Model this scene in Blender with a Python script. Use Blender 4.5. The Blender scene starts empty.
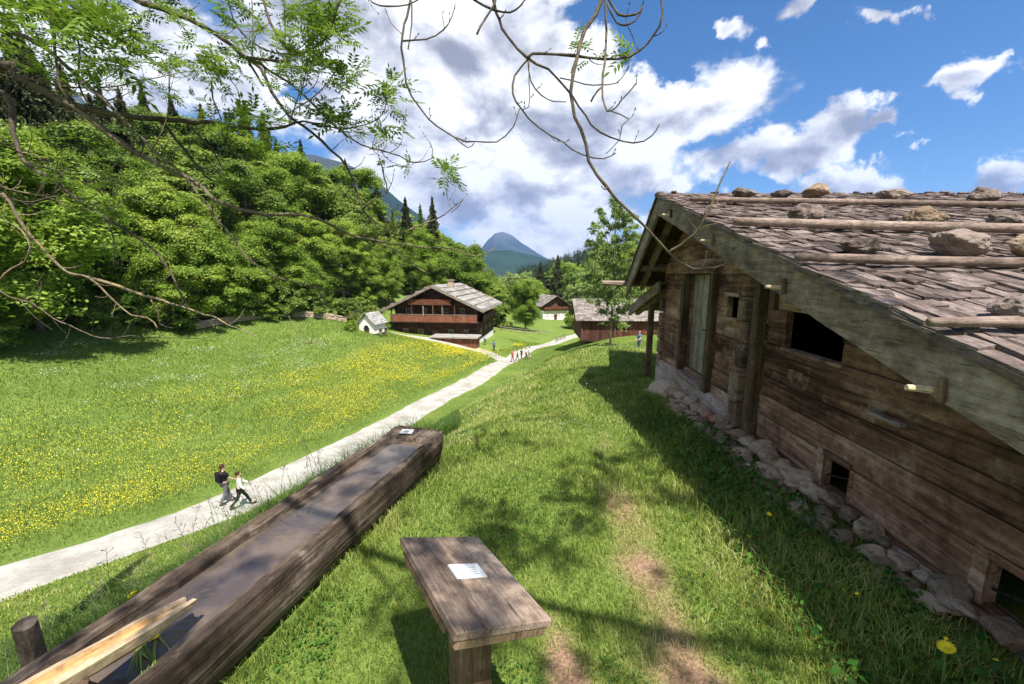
import bpy, bmesh, math, random
import numpy as np
from mathutils import Vector, Matrix, Quaternion, noise as mnoise

random.seed(7); RNG = np.random.default_rng(7)
scene = bpy.context.scene
COL = scene.collection
PI = math.pi
R = math.radians

# ------------------------------------------------------------------ camera
F_PX, PITCH, CAM_Z = 400.0, math.atan(68 / 400.0), 2.1
CP, SP = math.cos(PITCH), math.sin(PITCH)
cam_d = bpy.data.cameras.new('camera'); cam = bpy.data.objects.new('camera', cam_d); COL.objects.link(cam)
cam_d.sensor_width = 36; cam_d.lens = 36 * F_PX / 1024; cam_d.clip_start = .05; cam_d.clip_end = 30000
cam.location = (0, 0, CAM_Z); cam.rotation_euler = (PI / 2 - PITCH, 0, 0)
scene.camera = cam


def sight(px, py):
    d = py - 342.0
    return Vector(((px - 512) / F_PX, (F_PX * CP - d * SP) / F_PX, -(d * CP + F_PX * SP) / F_PX))


def at(px, py, dep):
    return Vector((0, 0, CAM_Z)) + sight(px, py) * dep


def at_y(px, py, Y):
    s = sight(px, py)
    return Vector((0, 0, CAM_Z)) + s * (Y / s.y)


# ------------------------------------------------------------------ scene bookkeeping
def tag(o, label=None, cat=None, group=None, kind=None):
    if label: o['label'] = label
    if cat: o['category'] = cat
    if group: o['group'] = group
    if kind: o['kind'] = kind
    return o


def empty(name, loc=(0, 0, 0), rz=0, label=None, cat=None, group=None):
    o = bpy.data.objects.new(name, None); COL.objects.link(o)
    o.location = loc; o.rotation_euler = (0, 0, rz); o.empty_display_size = .2
    return tag(o, label, cat, group)


def link_mesh(name, me, mat=None, parent=None, smooth=False):
    if mat is not None and len(me.materials) == 0:
        me.materials.append(mat)
    if smooth:
        me.polygons.foreach_set('use_smooth', [True] * len(me.polygons))
    o = bpy.data.objects.new(name, me); COL.objects.link(o)
    if parent is not None: o.parent = parent
    return o


def copy_tree(o, parent=None):
    c = o.copy(); COL.objects.link(c)
    if parent is not None: c.parent = parent
    for ch in o.children:
        copy_tree(ch, c)
    return c


class MB:
    """collects geometry with a per-vertex random value for ONE mesh"""
    def __init__(s): s.v = []; s.f = []; s.r = []

    def add(s, vs, fs, rnd=None):
        b = len(s.v); rnd = random.random() if rnd is None else rnd
        s.v += [tuple(p) for p in vs]; s.f += [tuple(i + b for i in f) for f in fs]; s.r += [rnd] * len(vs)

    def box(s, c, size, rot=None, rnd=None, bev=0):
        hx, hy, hz = size[0] / 2, size[1] / 2, size[2] / 2
        if bev:
            bm = bmesh.new(); bmesh.ops.create_cube(bm, size=1)
            bmesh.ops.scale(bm, vec=size, verts=bm.verts)
            bmesh.ops.bevel(bm, geom=bm.edges[:], offset=bev, segments=1, affect='EDGES')
            bm.verts.index_update()
            vs = [v.co.copy() for v in bm.verts]; fs = [[v.index for v in f.verts] for f in bm.faces]; bm.free()
        else:
            vs = [Vector((x, y, z)) for x in (-hx, hx) for y in (-hy, hy) for z in (-hz, hz)]
            fs = [(0, 1, 3, 2), (4, 6, 7, 5), (0, 4, 5, 1), (2, 3, 7, 6), (0, 2, 6, 4), (1, 5, 7, 3)]
        if rot is not None: vs = [rot @ v for v in vs]
        c = Vector(c); s.add([v + c for v in vs], fs, rnd)

    def hexa(s, p, rnd=None):  # 8 corners, bottom loop then top loop
        s.add(p, [(3, 2, 1, 0), (4, 5, 6, 7), (0, 1, 5, 4), (1, 2, 6, 5), (2, 3, 7, 6), (3, 0, 4, 7)], rnd)

    def bar(s, a, b, w, h, up=(0, 0, 1), rnd=None, bev=0):
        a, b = Vector(a), Vector(b); y = (b - a); L = y.length; y.normalize()
        x = y.cross(Vector(up)).normalized(); z = x.cross(y)
        m = Matrix((x, y, z)).transposed()
        s.box((a + b) / 2, (w, L, h), m, rnd, bev)

    def tube(s, pts, rads, n=6, rnd=None, cap=True, jit=0):
        pts = [Vector(p) for p in pts]; vs = []; fs = []
        ref = Vector((.3, .2, 1)).normalized(); prev = None
        for i, p in enumerate(pts):
            t = (pts[min(i + 1, len(pts) - 1)] - pts[max(i - 1, 0)])
            if t.length < 1e-9: t = Vector((0, 0, 1))
            t.normalize()
            if prev is None:
                u = t.cross(ref)
                if u.length < .05: u = t.cross(Vector((1, 0, 0)))
            else:
                u = prev - t * prev.dot(t)
            u.normalize(); prev = u; w = t.cross(u)
            for k in range(n):
                a = 2 * PI * k / n; rr = rads[i] * (1 + jit * (random.random() - .5))
                vs.append(p + (u * math.cos(a) + w * math.sin(a)) * rr)
        for i in range(len(pts) - 1):
            for k in range(n):
                k2 = (k + 1) % n
                fs.append((i * n + k, i * n + k2, (i + 1) * n + k2, (i + 1) * n + k))
        if cap:
            fs.append(tuple(range(n))[::-1]); fs.append(tuple((len(pts) - 1) * n + k for k in range(n)))
        s.add(vs, fs, rnd)

    def build(s, name, mat, parent=None, smooth=False):
        me = bpy.data.meshes.new(name); me.from_pydata(s.v, [], s.f); me.validate(); me.update()
        a = me.attributes.new('rnd', 'FLOAT', 'POINT')
        if len(a.data) == len(s.r): a.data.foreach_set('value', s.r)
        return link_mesh(name, me, mat, parent, smooth)


def np_mesh(name, V, loops, starts, totals, rnd=None, extra=None):
    me = bpy.data.meshes.new(name)
    me.vertices.add(len(V)); me.vertices.foreach_set('co', np.ascontiguousarray(V, dtype=np.float32).ravel())
    me.loops.add(len(loops)); me.loops.foreach_set('vertex_index', np.ascontiguousarray(loops, dtype=np.int32))
    me.polygons.add(len(starts)); me.polygons.foreach_set('loop_start', np.ascontiguousarray(starts, dtype=np.int32))
    try: me.polygons.foreach_set('loop_total', np.ascontiguousarray(totals, dtype=np.int32))
    except Exception: pass
    if rnd is not None:
        a = me.attributes.new('rnd', 'FLOAT', 'POINT'); a.data.foreach_set('value', np.ascontiguousarray(rnd, dtype=np.float32))
    for k, arr in (extra or {}).items():
        a = me.attributes.new(k, 'FLOAT', 'POINT'); a.data.foreach_set('value', np.ascontiguousarray(arr, dtype=np.float32))
    me.update(calc_edges=True)
    return me


def np_quads(name, Q, rnd=None):
    """Q: (n,4,3) quads"""
    n = len(Q); lo = np.arange(n * 4); st = np.arange(n) * 4
    return np_mesh(name, Q.reshape(-1, 3), lo, st, np.full(n, 4), None if rnd is None else np.repeat(rnd, 4))


# ------------------------------------------------------------------ materials
class NT:
    def __init__(s, nt): s.nt = nt
    def n(s, t, **kw):
        nd = s.nt.nodes.new(t)
        for k, v in kw.items():
            setattr(nd, k, v)
        return nd
    def l(s, a, b): s.nt.links.new(a, b)
    def val(s, sock, v):
        if hasattr(v, 'is_linked') or isinstance(v, bpy.types.NodeSocket): s.l(v, sock)
        else: sock.default_value = v
    def math(s, op, a, b=None, c=None, clamp=False):
        m = s.n('ShaderNodeMath', operation=op, use_clamp=clamp)
        s.val(m.inputs[0], a)
        if b is not None: s.val(m.inputs[1], b)
        if c is not None: s.val(m.inputs[2], c)
        return m.outputs[0]
    def vm(s, op, a, b=None):
        m = s.n('ShaderNodeVectorMath', operation=op); s.val(m.inputs[0], a)
        if b is not None: s.val(m.inputs[1], b)
        return m
    def noise(s, vec, scale, detail=4, rough=.55, dist=0):
        nd = s.n('ShaderNodeTexNoise'); s.val(nd.inputs['Vector'], vec)
        nd.inputs['Scale'].default_value = scale; nd.inputs['Detail'].default_value = detail
        nd.inputs['Roughness'].default_value = rough; nd.inputs['Distortion'].default_value = dist
        return nd.outputs['Fac']
    def ramp(s, fac, stops):
        nd = s.n('ShaderNodeValToRGB'); s.val(nd.inputs[0], fac); el = nd.color_ramp.elements
        while len(el) < len(stops): el.new(.5)
        for e, (p, c) in zip(el, stops):
            e.position = p; e.color = (*c, 1) if len(c) == 3 else c
        return nd.outputs[0]
    def mix(s, fac, a, b, mode='MIX'):
        nd = s.n('ShaderNodeMix', data_type='RGBA', blend_type=mode)
        s.val(nd.inputs[0], fac)
        for sock, v in ((nd.inputs[6], a), (nd.inputs[7], b)):
            if isinstance(v, tuple) and len(v) == 3: v = (*v, 1)
            s.val(sock, v)
        return nd.outputs[2]
    def smooth(s, x, a, b):
        nd = s.n('ShaderNodeMapRange', interpolation_type='SMOOTHSTEP'); s.val(nd.inputs[0], x)
        nd.inputs[1].default_value = a; nd.inputs[2].default_value = b
        return nd.outputs[0]
    def mapping(s, vec, scale, loc=(0, 0, 0), rot=(0, 0, 0)):
        nd = s.n('ShaderNodeMapping'); s.val(nd.inputs[0], vec)
        nd.inputs['Scale'].default_value = scale; nd.inputs['Location'].default_value = loc; nd.inputs['Rotation'].default_value = rot
        return nd.outputs[0]
    def obj(s): return s.n('ShaderNodeTexCoord').outputs['Object']
    def pos(s): return s.n('ShaderNodeNewGeometry').outputs['Position']
    def attr(s, name): return s.n('ShaderNodeAttribute', attribute_name=name).outputs['Fac']


def new_mat(name, rough=.8, spec=.3):
    m = bpy.data.materials.new(name); m.use_nodes = True
    t = NT(m.node_tree); b = m.node_tree.nodes['Principled BSDF']
    b.inputs['Roughness'].default_value = rough; b.inputs['Specular IOR Level'].default_value = spec
    return m, t, b


def bump(t, b, h, strength=.5, dist=.02):
    nd = t.n('ShaderNodeBump'); nd.inputs['Strength'].default_value = strength; nd.inputs['Distance'].default_value = dist
    t.l(h, nd.inputs['Height']); t.l(nd.outputs[0], b.inputs['Normal'])


def wood(name, dark, mid, light, axis='Y', scale=1.0, moss=None, moss_amt=.5, rough=.85, strength=.7, wet=False, stain=.5):
    m, t, b = new_mat(name, rough, .25)
    o = t.obj(); sc = {'X': (.06, 1, 1), 'Y': (1, .06, 1), 'Z': (1, 1, .06)}[axis]
    rn = t.attr('rnd')
    off = t.n('ShaderNodeCombineXYZ'); t.l(t.math('MULTIPLY', rn, 7.3), off.inputs[0]); t.l(t.math('MULTIPLY', rn, 13.1), off.inputs[1]); t.l(t.math('MULTIPLY', rn, 5.1), off.inputs[2])
    o2 = t.vm('ADD', o, off.outputs[0]).outputs[0]
    g = t.noise(t.mapping(o2, tuple(x * scale for x in sc)), 26, 7, .65, .6)
    big = t.noise(t.mapping(o2, tuple(x * scale for x in ((.35, 1, 1) if axis == 'X' else (1, .35, 1) if axis == 'Y' else (1, 1, .35)))), 2.2, 4, .6)
    fine = t.noise(t.mapping(o2, tuple(x * scale for x in sc)), 110, 3, .6)
    f = t.math('ADD', t.math('MULTIPLY', g, .55), t.math('MULTIPLY', big, .45))
    f = t.math('ADD', f, t.math('MULTIPLY', t.math('SUBTRACT', rn, .5), .22))
    c = t.ramp(f, [(.33, dark), (.5, mid), (.68, light)])
    cr = t.smooth(fine, .59, .67); c = t.mix(t.math('MULTIPLY', cr, .75), c, tuple(x * .35 for x in dark))
    st = t.noise(o2, 3.3 * scale, 5, .65); c = t.mix(t.math('MULTIPLY', t.smooth(st, .5, .7), stain), c, tuple(x * .7 for x in dark))
    c = t.mix(t.math('MULTIPLY', t.smooth(st, .46, .3), stain * .5), c, tuple(x * 1.15 + .02 for x in light))
    mo = t.noise(o2, 15 * scale, 5, .75); c = t.mix(1, c, t.ramp(mo, [(.32, (.62, .62, .62)), (.5, (1, 1, 1)), (.68, (1.3, 1.3, 1.27))]), 'MULTIPLY')
    vo = t.n('ShaderNodeTexVoronoi'); t.l(t.mapping(o2, tuple(x * scale for x in ((.35, 1, 1) if axis == 'X' else (1, .35, 1) if axis == 'Y' else (1, 1, .35)))), vo.inputs['Vector']); vo.inputs['Scale'].default_value = 4.2
    c = t.mix(t.math('MULTIPLY', t.smooth(vo.outputs['Distance'], .11, .04), .75), c, tuple(x * .5 for x in dark))
    if moss:
        mm = t.smooth(t.noise(o, 5.5, 5, .7), .5, .68)
        c = t.mix(t.math('MULTIPLY', mm, moss_amt), c, moss)
    t.l(c, b.inputs['Base Color'])
    h = t.math('ADD', g, t.math('MULTIPLY', fine, .5)); bump(t, b, h, strength, .015)
    if wet: b.inputs['Roughness'].default_value = .45; b.inputs['Specular IOR Level'].default_value = .5
    return m


def leaf_mat(name, stops, trans=.35, rough=.5):
    m, t, b = new_mat(name, rough, .25)
    oi = t.n('ShaderNodeObjectInfo').outputs['Random']
    f = t.math('ADD', t.attr('rnd'), t.math('MULTIPLY', t.math('SUBTRACT', oi, .5), .5), clamp=True)
    c = t.ramp(f, stops); t.l(c, b.inputs['Base Color'])
    tr = t.n('ShaderNodeBsdfTranslucent'); t.l(t.mix(1, c, (1.0, 1.0, .55), 'MULTIPLY'), tr.inputs[0])
    mx = t.n('ShaderNodeMixShader'); mx.inputs[0].default_value = trans
    t.l(b.outputs[0], mx.inputs[1]); t.l(tr.outputs[0], mx.inputs[2])
    t.l(mx.outputs[0], m.node_tree.nodes['Material Output'].inputs[0])
    return m


def plain(name, col, rough=.7, spec=.3, var=.15, scale=8):
    m, t, b = new_mat(name, rough, spec)
    n = t.noise(t.obj(), scale, 5, .6)
    c = t.mix(t.smooth(n, .3, .7), tuple(x * (1 - var) for x in col), tuple(min(1, x * (1 + var)) for x in col))
    t.l(c, b.inputs['Base Color']); return m


def stone_mat(name, a, bb, lichen=(.42, .42, .36)):
    m, t, b = new_mat(name, .9, .2); o = t.obj(); rn = t.n('ShaderNodeObjectInfo').outputs['Random']
    n1 = t.noise(o, 9, 7, .65); n2 = t.noise(o, 40, 5, .7)
    f = t.math('ADD', n1, t.math('MULTIPLY', t.math('SUBTRACT', rn, .5), .4))
    c = t.mix(t.smooth(f, .3, .7), a, bb)
    c = t.mix(t.math('MULTIPLY', t.smooth(n2, .58, .72), .5), c, lichen)
    c = t.mix(t.math('MULTIPLY', t.smooth(n2, .42, .3), .6), c, tuple(x * .4 for x in a))
    t.l(c, b.inputs['Base Color']); bump(t, b, t.math('ADD', n1, t.math('MULTIPLY', n2, .4)), .9, .03); return m


M = {}
M['log'] = wood('weathered_log', (.045, .02, .011), (.25, .132, .082), (.52, .375, .265), 'Y', .8, stain=.7, strength=.5)
M['log_x'] = wood('log_end', (.05, .03, .02), (.17, .11, .075), (.34, .26, .19), 'X', 1.0)
M['sill'] = wood('grey_sill', (.2, .14, .115), (.42, .33, .28), (.58, .5, .45), 'Y', 1.0)
M['post'] = wood('post_wood', (.035, .022, .014), (.12, .075, .045), (.25, .18, .11), 'Z', 1.0, moss=(.1, .1, .03), moss_amt=.35)
M['barge'] = wood('barge_board', (.095, .066, .047), (.235, .182, .138), (.41, .335, .27), 'Y', .8, moss=(.15, .115, .05), moss_amt=.5, stain=.8, strength=1.0)
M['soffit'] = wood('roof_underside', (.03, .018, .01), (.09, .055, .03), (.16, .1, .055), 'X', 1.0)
M['door'] = wood('grey_green_door', (.16, .13, .095), (.33, .28, .22), (.47, .41, .34), 'Z', 1.2)
M['shingle'] = wood('shingle', (.046, .033, .027), (.145, .108, .093), (.27, .215, .192), 'Y', 1.0, strength=1.0)
M['pole'] = wood('peeled_pole', (.11, .078, .064), (.26, .19, .155), (.44, .35, .295), 'X', 1.0, moss=(.2, .16, .12), moss_amt=.5, strength=1.0)
M['peg'] = wood('pale_peg', (.3, .22, .12), (.55, .44, .28), (.7, .6, .42), 'X', 1.0)
M['dark'] = plain('iron_and_arch_shade', (.02, .018, .016))
M['trough'] = wood('trough_wood', (.012, .008, .006), (.08, .055, .04), (.31, .25, .195), 'Y', .9, stain=.8, moss=(.09, .075, .03), moss_amt=.35, strength=1.0)
M['trough_end'] = wood('trough_cut_wood', (.05, .03, .02), (.15, .1, .075), (.32, .25, .21), 'Y', 1.6)
M['spout'] = wood('fresh_spout', (.34, .23, .13), (.5, .37, .235), (.64, .51, .36), 'Y', 1.2, strength=.35)
M['groove'] = wood('wet_groove', (.36, .19, .07), (.5, .29, .12), (.6, .39, .18), 'Y', 1.2, strength=.3)
M['bark'] = wood('stake_bark', (.08, .06, .045), (.2, .16, .12), (.36, .3, .24), 'Z', 1.5)
M['desk'] = wood('desk_board', (.12, .082, .058), (.26, .188, .142), (.42, .335, .272), 'Y', 1.3, strength=.5)
M['desk_post'] = wood('desk_post', (.05, .03, .018), (.14, .09, .05), (.24, .17, .1), 'Z', 1.3)
M['card'] = plain('white_card', (.82, .82, .8), .4, .4, .03)
M['ink'] = plain('grey_ink', (.3, .33, .33), .6, .2, .1)
M['branch'] = wood('ash_branch', (.04, .03, .02), (.1, .078, .055), (.19, .155, .11), 'Z', 1.5, moss=(.16, .14, .05), moss_amt=.5)
M['twig'] = wood('pale_branch', (.09, .07, .04), (.2, .16, .1), (.34, .28, .18), 'Z', 1.5, moss=(.3, .22, .05), moss_amt=.5)
M['stone'] = stone_mat('rubble_stone', (.19, .14, .1), (.44, .35, .255), (.48, .43, .34))
M['stone_roof'] = stone_mat('roof_stone', (.08, .06, .05), (.25, .195, .165), (.34, .31, .26))
M['stone_tan'] = stone_mat('tan_stone', (.19, .135, .09), (.42, .32, .225))
M['brick'] = stone_mat('red_stone', (.3, .12, .09), (.46, .24, .19))
M['bark_tree'] = wood('tree_bark', (.05, .04, .03), (.12, .1, .08), (.22, .19, .15), 'Z', .3)
G1 = [(0, (.07, .11, .015)), (.35, (.185, .29, .036)), (.7, (.3, .41, .06)), (1, (.42, .5, .1))]
M['leaf_bright'] = leaf_mat('bright_leaves', G1, .45)
M['leaf_mid'] = leaf_mat('mid_leaves', [(0, (.04, .075, .014)), (.4, (.14, .21, .036)), (1, (.29, .37, .075))], .35)
M['leaf_pale'] = leaf_mat('pale_leaves', [(0, (.1, .155, .04)), (.5, (.24, .325, .09)), (1, (.38, .46, .17))], .4)
M['needle'] = leaf_mat('needles', [(0, (.02, .028, .011)), (.5, (.055, .065, .022)), (1, (.12, .125, .045))], .15)
M['ash_leaf'] = leaf_mat('ash_leaves', [(0, (.07, .13, .02)), (.5, (.17, .27, .045)), (1, (.3, .42, .1))], .45)
M['grass'] = leaf_mat('lawn_blades', [(0, (.055, .1, .016)), (.45, (.22, .305, .055)), (.75, (.36, .42, .1)), (1, (.48, .47, .2))], .35)
M['tall_grass'] = leaf_mat('tall_blades', [(0, (.03, .065, .012)), (.5, (.075, .14, .025)), (.93, (.16, .235, .05)), (1, (.34, .32, .17))], .35)
M['meadow'] = leaf_mat('meadow_blades', [(0, (.085, .145, .022)), (.5, (.16, .24, .038)), (1, (.27, .345, .07))], .35)
M['weed'] = leaf_mat('weed_leaves', [(0, (.02, .07, .01)), (.5, (.05, .14, .018)), (1, (.1, .23, .03))], .35)
M['yellow'] = plain('yellow_petals', (.82, .68, .03), .6, .2, .12, 60)
M['white_petal'] = plain('white_petals', (.8, .8, .76), .6, .2, .05)
M['stem'] = plain('green_stem', (.12, .22, .05), .6, .2, .2)
M['plaster'] = plain('white_plaster', (.78, .76, .72), .85, .15, .06, 3)
M['glass'] = plain('window_glass', (.03, .035, .04), .1, .6, .1)
M['skin'] = plain('skin', (.55, .33, .24), .55, .35, .06)


def cloth_mat(name, col): return plain(name, col, .85, .15, .1, 25)


# ------------------------------------------------------------------ terrain
CTRL = [
    # camera knoll
    (3, 2, .05), (3, 4.5, 0), (3.2, 8, -.3), (4, 10.2, -.45), (1.4, 7.5, -.2), (0, 5, -.05), (0, 2, 0), (1.5, 2, 0), (1.5, 4, 0),
    (-.8, 4.4, -.02), (-1.8, 2, -.02), (-.6, 0, .05), (3, 0, .12), (8, 2, .3), (8, 8, -.1), (9, 12, -.6), (2, -4, .6), (-2, -4, .4),
    (10, -5, 1.2), (-1.75, 3.7, -.12), (-1.5, 4.6, -.18),
    (2.7, 12, -.2), (1.7, 14, -.85), (.55, 12, -1.0), (-.57, 10, -1.12), (.3, 8, -.55),
    # slope to the path
    (-2.4, 2.2, -.2), (-2.5, 3.4, -.5), (-3.3, 4.3, -1.0), (-3.6, 2.4, -.95), (-5.5, 4.2, -2.6), (-7.5, 6, -4.1), (-3, 6.5, -1.7), (-5.5, 8.5, -3.9), (-2.5, 10.5, -2.4),
    (-6, 0, -2.4), (-11, 2, -5.2), (-5, 14, -5.0), (-2.6, 15, -3.7), (-3.2, 21, -6.5), (0, 18, -3.4),
    (3.5, 20, -2.6), (6, 17, -1.6), (2, 25, -5.2), (7, 30, -4.6), (8, 40, -6.0), (9.5, 47, -6.4), (14, 45, -5.6), (20, 50, -5.5), (14, 56, -6), (3, 44, -9.0), (0, 38, -8.8), (12, 22, -2.2), (22, 30, -3.5),
    # the path bed
    (-18, 6.4, -6.15), (-14.4, 10, -6.5), (-12.6, 12.4, -6.8), (-11.3, 14.5, -7), (-9.8, 20, -7.55), (-8, 27.3, -8.2), (-4.4, 42, -9.45), (0, 59, -10.7), (7, 76, -11.4), (15, 92, -12), (24, 108, -12.3), (44, 140, -12.8),
    (-12.5, 10.2, -6.4), (-9.4, 14.4, -6.9), (-7.9, 20, -7.5),
    # meadow and woodland bank
    (-16, 20, -7.0), (-22, 12, -6.2), (-20, 28, -6.6), (-30, 22, -4.6), (-39, 30, -2.5), (-35, 40, -3.7), (-24, 55, -4.4), (-19, 52, -5.5), (-12, 40, -8.0), (-42, 18, -1.5),
    (-21, 66, -7.0), (-4.5, 64, -9.6), (-12, 66, -8.2), (-9, 54, -8.6),
    (-48, 42, 2), (-58, 55, 9), (-42, 62, 4), (-60, 30, 8), (-32, 72, 0), (-26, 90, -1), (-45, 95, 8), (-75, 80, 18), (-80, 40, 18), (-14, 84, -7), (-4, 95, -10), (2, 90, -10.6),
    (-10, 110, -8), (-30, 125, 2), (10, 132, -12.6), (30, 120, -12), (0, 150, -13), (-60, 150, 10), (30, 80, -11), (40, 60, -9), (60, 100, -11), (60, 40, -4), (40, 20, -1), (60, 150, -12),
    (-20, -10, -4), (-40, -10, -4), (20, -20, 3), (-10, -30, 1), (-60, 0, 0), (40, -20, 3), (-100, 100, 20), (100, 100, -10), (100, 0, 0), (0, 190, -13.5), (-90, 190, 8), (90, 190, -13), (0, -80, 3), (-100, -60, 8), (100, -80, 4),
]
_C = np.array(CTRL)


def _tps(r2): return np.where(r2 > 1e-12, r2 * np.log(np.maximum(r2, 1e-12)) * .5, 0)


_d2 = ((_C[:, None, :2] - _C[None, :, :2]) ** 2).sum(-1)
_n = len(_C); _A = np.zeros((_n + 3, _n + 3)); _A[:_n, :_n] = _tps(_d2) + np.eye(_n) * .02
_A[:_n, _n] = 1; _A[:_n, _n + 1:] = _C[:, :2]; _A[_n, :_n] = 1; _A[_n + 1:, :_n] = _C[:, :2].T
_W = np.linalg.solve(_A, np.concatenate([_C[:, 2], [0, 0, 0]]))


def height_np(X, Y):
    X = np.asarray(X, float).ravel(); Y = np.asarray(Y, float).ravel(); out = np.empty(len(X))
    for i in range(0, len(X), 20000):
        x, y = X[i:i + 20000], Y[i:i + 20000]
        k = _tps((x[:, None] - _C[None, :, 0]) ** 2 + (y[:, None] - _C[None, :, 1]) ** 2)
        out[i:i + 20000] = k @ _W[:_n] + _W[_n] + _W[_n + 1] * x + _W[_n + 2] * y
    r = np.hypot(X, Y - 40); f = np.clip((r - 110) / 120, 0, 1); f = f * f * (3 - 2 * f)
    out = np.clip(out, -14, 30)
    return out * (1 - f) + f * -14.0


def gz(x, y): return float(height_np([x], [y])[0])


def fbm2(X, Y, s, seed=0, octv=3):
    """cheap value-noise on numpy arrays, 0..1"""
    rg = np.random.default_rng(seed); T = rg.random((64, 64)); out = np.zeros(len(X)); amp = 1; tot = 0
    for o in range(octv):
        u = np.asarray(X) / s * 2 ** o + 11.3 * o; v = np.asarray(Y) / s * 2 ** o + 5.7 * o
        i = np.floor(u).astype(int); j = np.floor(v).astype(int); fu = u - i; fv = v - j
        fu = fu * fu * (3 - 2 * fu); fv = fv * fv * (3 - 2 * fv); g = lambda a, b: T[a % 64, b % 64]
        out += amp * ((g(i, j) * (1 - fu) + g(i + 1, j) * fu) * (1 - fv) + (g(i, j + 1) * (1 - fu) + g(i + 1, j + 1) * fu) * fv)
        tot += amp; amp *= .5
    return out / tot


# worn bare soil on the lawn (1 = bare): the trodden line beside the cabin and the patch at the desk
def bare_np(X, Y):
    X = np.asarray(X); Y = np.asarray(Y)
    cx = np.interp(Y, [1.2, 2, 2.8, 4, 5.5, 7], [.95, .93, .93, 1.02, 1.15, 1.3])
    a = np.exp(-((X - cx) / .25) ** 2) * np.clip((Y - 1.0) / .8, 0, 1) * np.clip((6.2 - Y) / 3.5, 0, 1)
    b = np.exp(-(((X - .27) / .13) ** 2 + ((Y - 1.8) / .38) ** 2)) * 1.1
    n = fbm2(X, Y, .42, 3, 4); q = np.clip((np.maximum(a, b) * .66 + n * .9 - .62) / .6, 0, 1)
    return q * q * (3 - 2 * q)


def build_ground():
    rings = [0.0]; r = .35
    while r < 12000:
        rings.append(r); r *= 1.028 if r < 250 else 1.12
    na = 420; ang = np.linspace(0, 2 * PI, na, endpoint=False); V = [(0, 0)]
    for r in rings[1:]:
        V += list(zip(r * np.sin(ang), r * np.cos(ang)))
    V = np.array(V); z = height_np(V[:, 0], V[:, 1])
    fr = np.hypot(V[:, 0], V[:, 1]); z += (fbm2(V[:, 0], V[:, 1], 1.3, 5) - .5) * .06 * np.clip(fr / 3, 0.2, 1) * (fr < 150)
    P = np.column_stack([V, z]); F = []
    for k in range(na): F.append((0, 1 + (k + 1) % na, 1 + k))
    for i in range(len(rings) - 2):
        a = 1 + i * na; b = a + na
        for k in range(na):
            k2 = (k + 1) % na; F.append((a + k, a + k2, b + k2, b + k))
    me = bpy.data.meshes.new('ground'); me.from_pydata(P.tolist(), [], F); me.update()
    at_ = me.attributes.new('bare', 'FLOAT', 'POINT'); at_.data.foreach_set('value', np.where(fr < 12, bare_np(V[:, 0], V[:, 1]), 0).astype(np.float32))
    m, t, b = new_mat('ground_turf', .95, .1); p = t.pos()
    n1 = t.noise(p, .35, 5, .6); n2 = t.noise(p, 3.5, 5, .7); n3 = t.noise(p, 45, 3, .7)
    f = t.math('ADD', t.math('MULTIPLY', n1, .5), t.math('ADD', t.math('MULTIPLY', n2, .3), t.math('MULTIPLY', n3, .3)))
    c = t.ramp(f, [(.35, (.08, .125, .026)), (.55, (.14, .2, .04)), (.75, (.21, .265, .06))])
    soil = t.mix(t.smooth(n3, .3, .7), (.19, .11, .07), (.37, .24, .16))
    c = t.mix(t.attr('bare'), c, soil); t.l(c, b.inputs['Base Color'])
    bump(t, b, t.math('ADD', n3, n2), .6, .05)
    g = link_mesh('ground', me, m, None, True); tag(g, kind='structure')


build_ground()

PATH = [(-34, -6), (-24, 1.5), (-18, 6.4), (-14.4, 10), (-12.6, 12.4), (-11.3, 14.8), (-9.8, 20), (-8, 27.3), (-4.4, 42), (0, 59), (7, 76), (15, 92), (24, 108), (44, 140)]


def smooth_line(pts, step):
    P = [Vector((*p, 0)) for p in pts]; out = []
    for i in range(len(P) - 1):
        p0 = P[max(i - 1, 0)]; p1 = P[i]; p2 = P[i + 1]; p3 = P[min(i + 2, len(P) - 1)]
        n = max(2, int((p2 - p1).length / step))
        for k in range(n):
            u = k / n
            out.append(.5 * ((2 * p1) + (p2 - p0) * u + (2 * p0 - 5 * p1 + 4 * p2 - p3) * u * u + (3 * p1 - p0 - 3 * p2 + p3) * u ** 3))
    out.append(P[-1]); return out


def build_path(name, pts, hw, mat, lift, step=.45):
    L = smooth_line(pts, step); rows = []; nx = 7
    for i, p in enumerate(L):
        d = (L[min(i + 1, len(L) - 1)] - L[max(i - 1, 0)]).normalized(); nrm = Vector((d.y, -d.x, 0))
        w1 = hw * (1 + .07 * mnoise.noise((p.x * .7, p.y * .7, 3)) + .06 * mnoise.noise((p.x * 2.1, p.y * 2.1, 1))); w2 = hw * (1 + .07 * mnoise.noise((p.x * .7, p.y * .7, 9)) + .06 * mnoise.noise((p.x * 3, p.y * 3, 7)))
        for k in range(nx):
            u = k / (nx - 1); rows.append(p + nrm * (-w1 + (w1 + w2) * u))
    z = height_np([q.x for q in rows], [q.y for q in rows])
    V = [(q.x, q.y, zz + lift - (.08 if i % nx in (0, nx - 1) else 0)) for i, (q, zz) in enumerate(zip(rows, z))]
    Fs = [(i * nx + k, i * nx + k + 1, (i + 1) * nx + k + 1, (i + 1) * nx + k) for i in range(len(L) - 1) for k in range(nx - 1)]
    me = bpy.data.meshes.new(name); me.from_pydata(V, [], Fs); me.update()
    return tag(link_mesh(name, me, mat, None, True), kind='structure')


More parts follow.
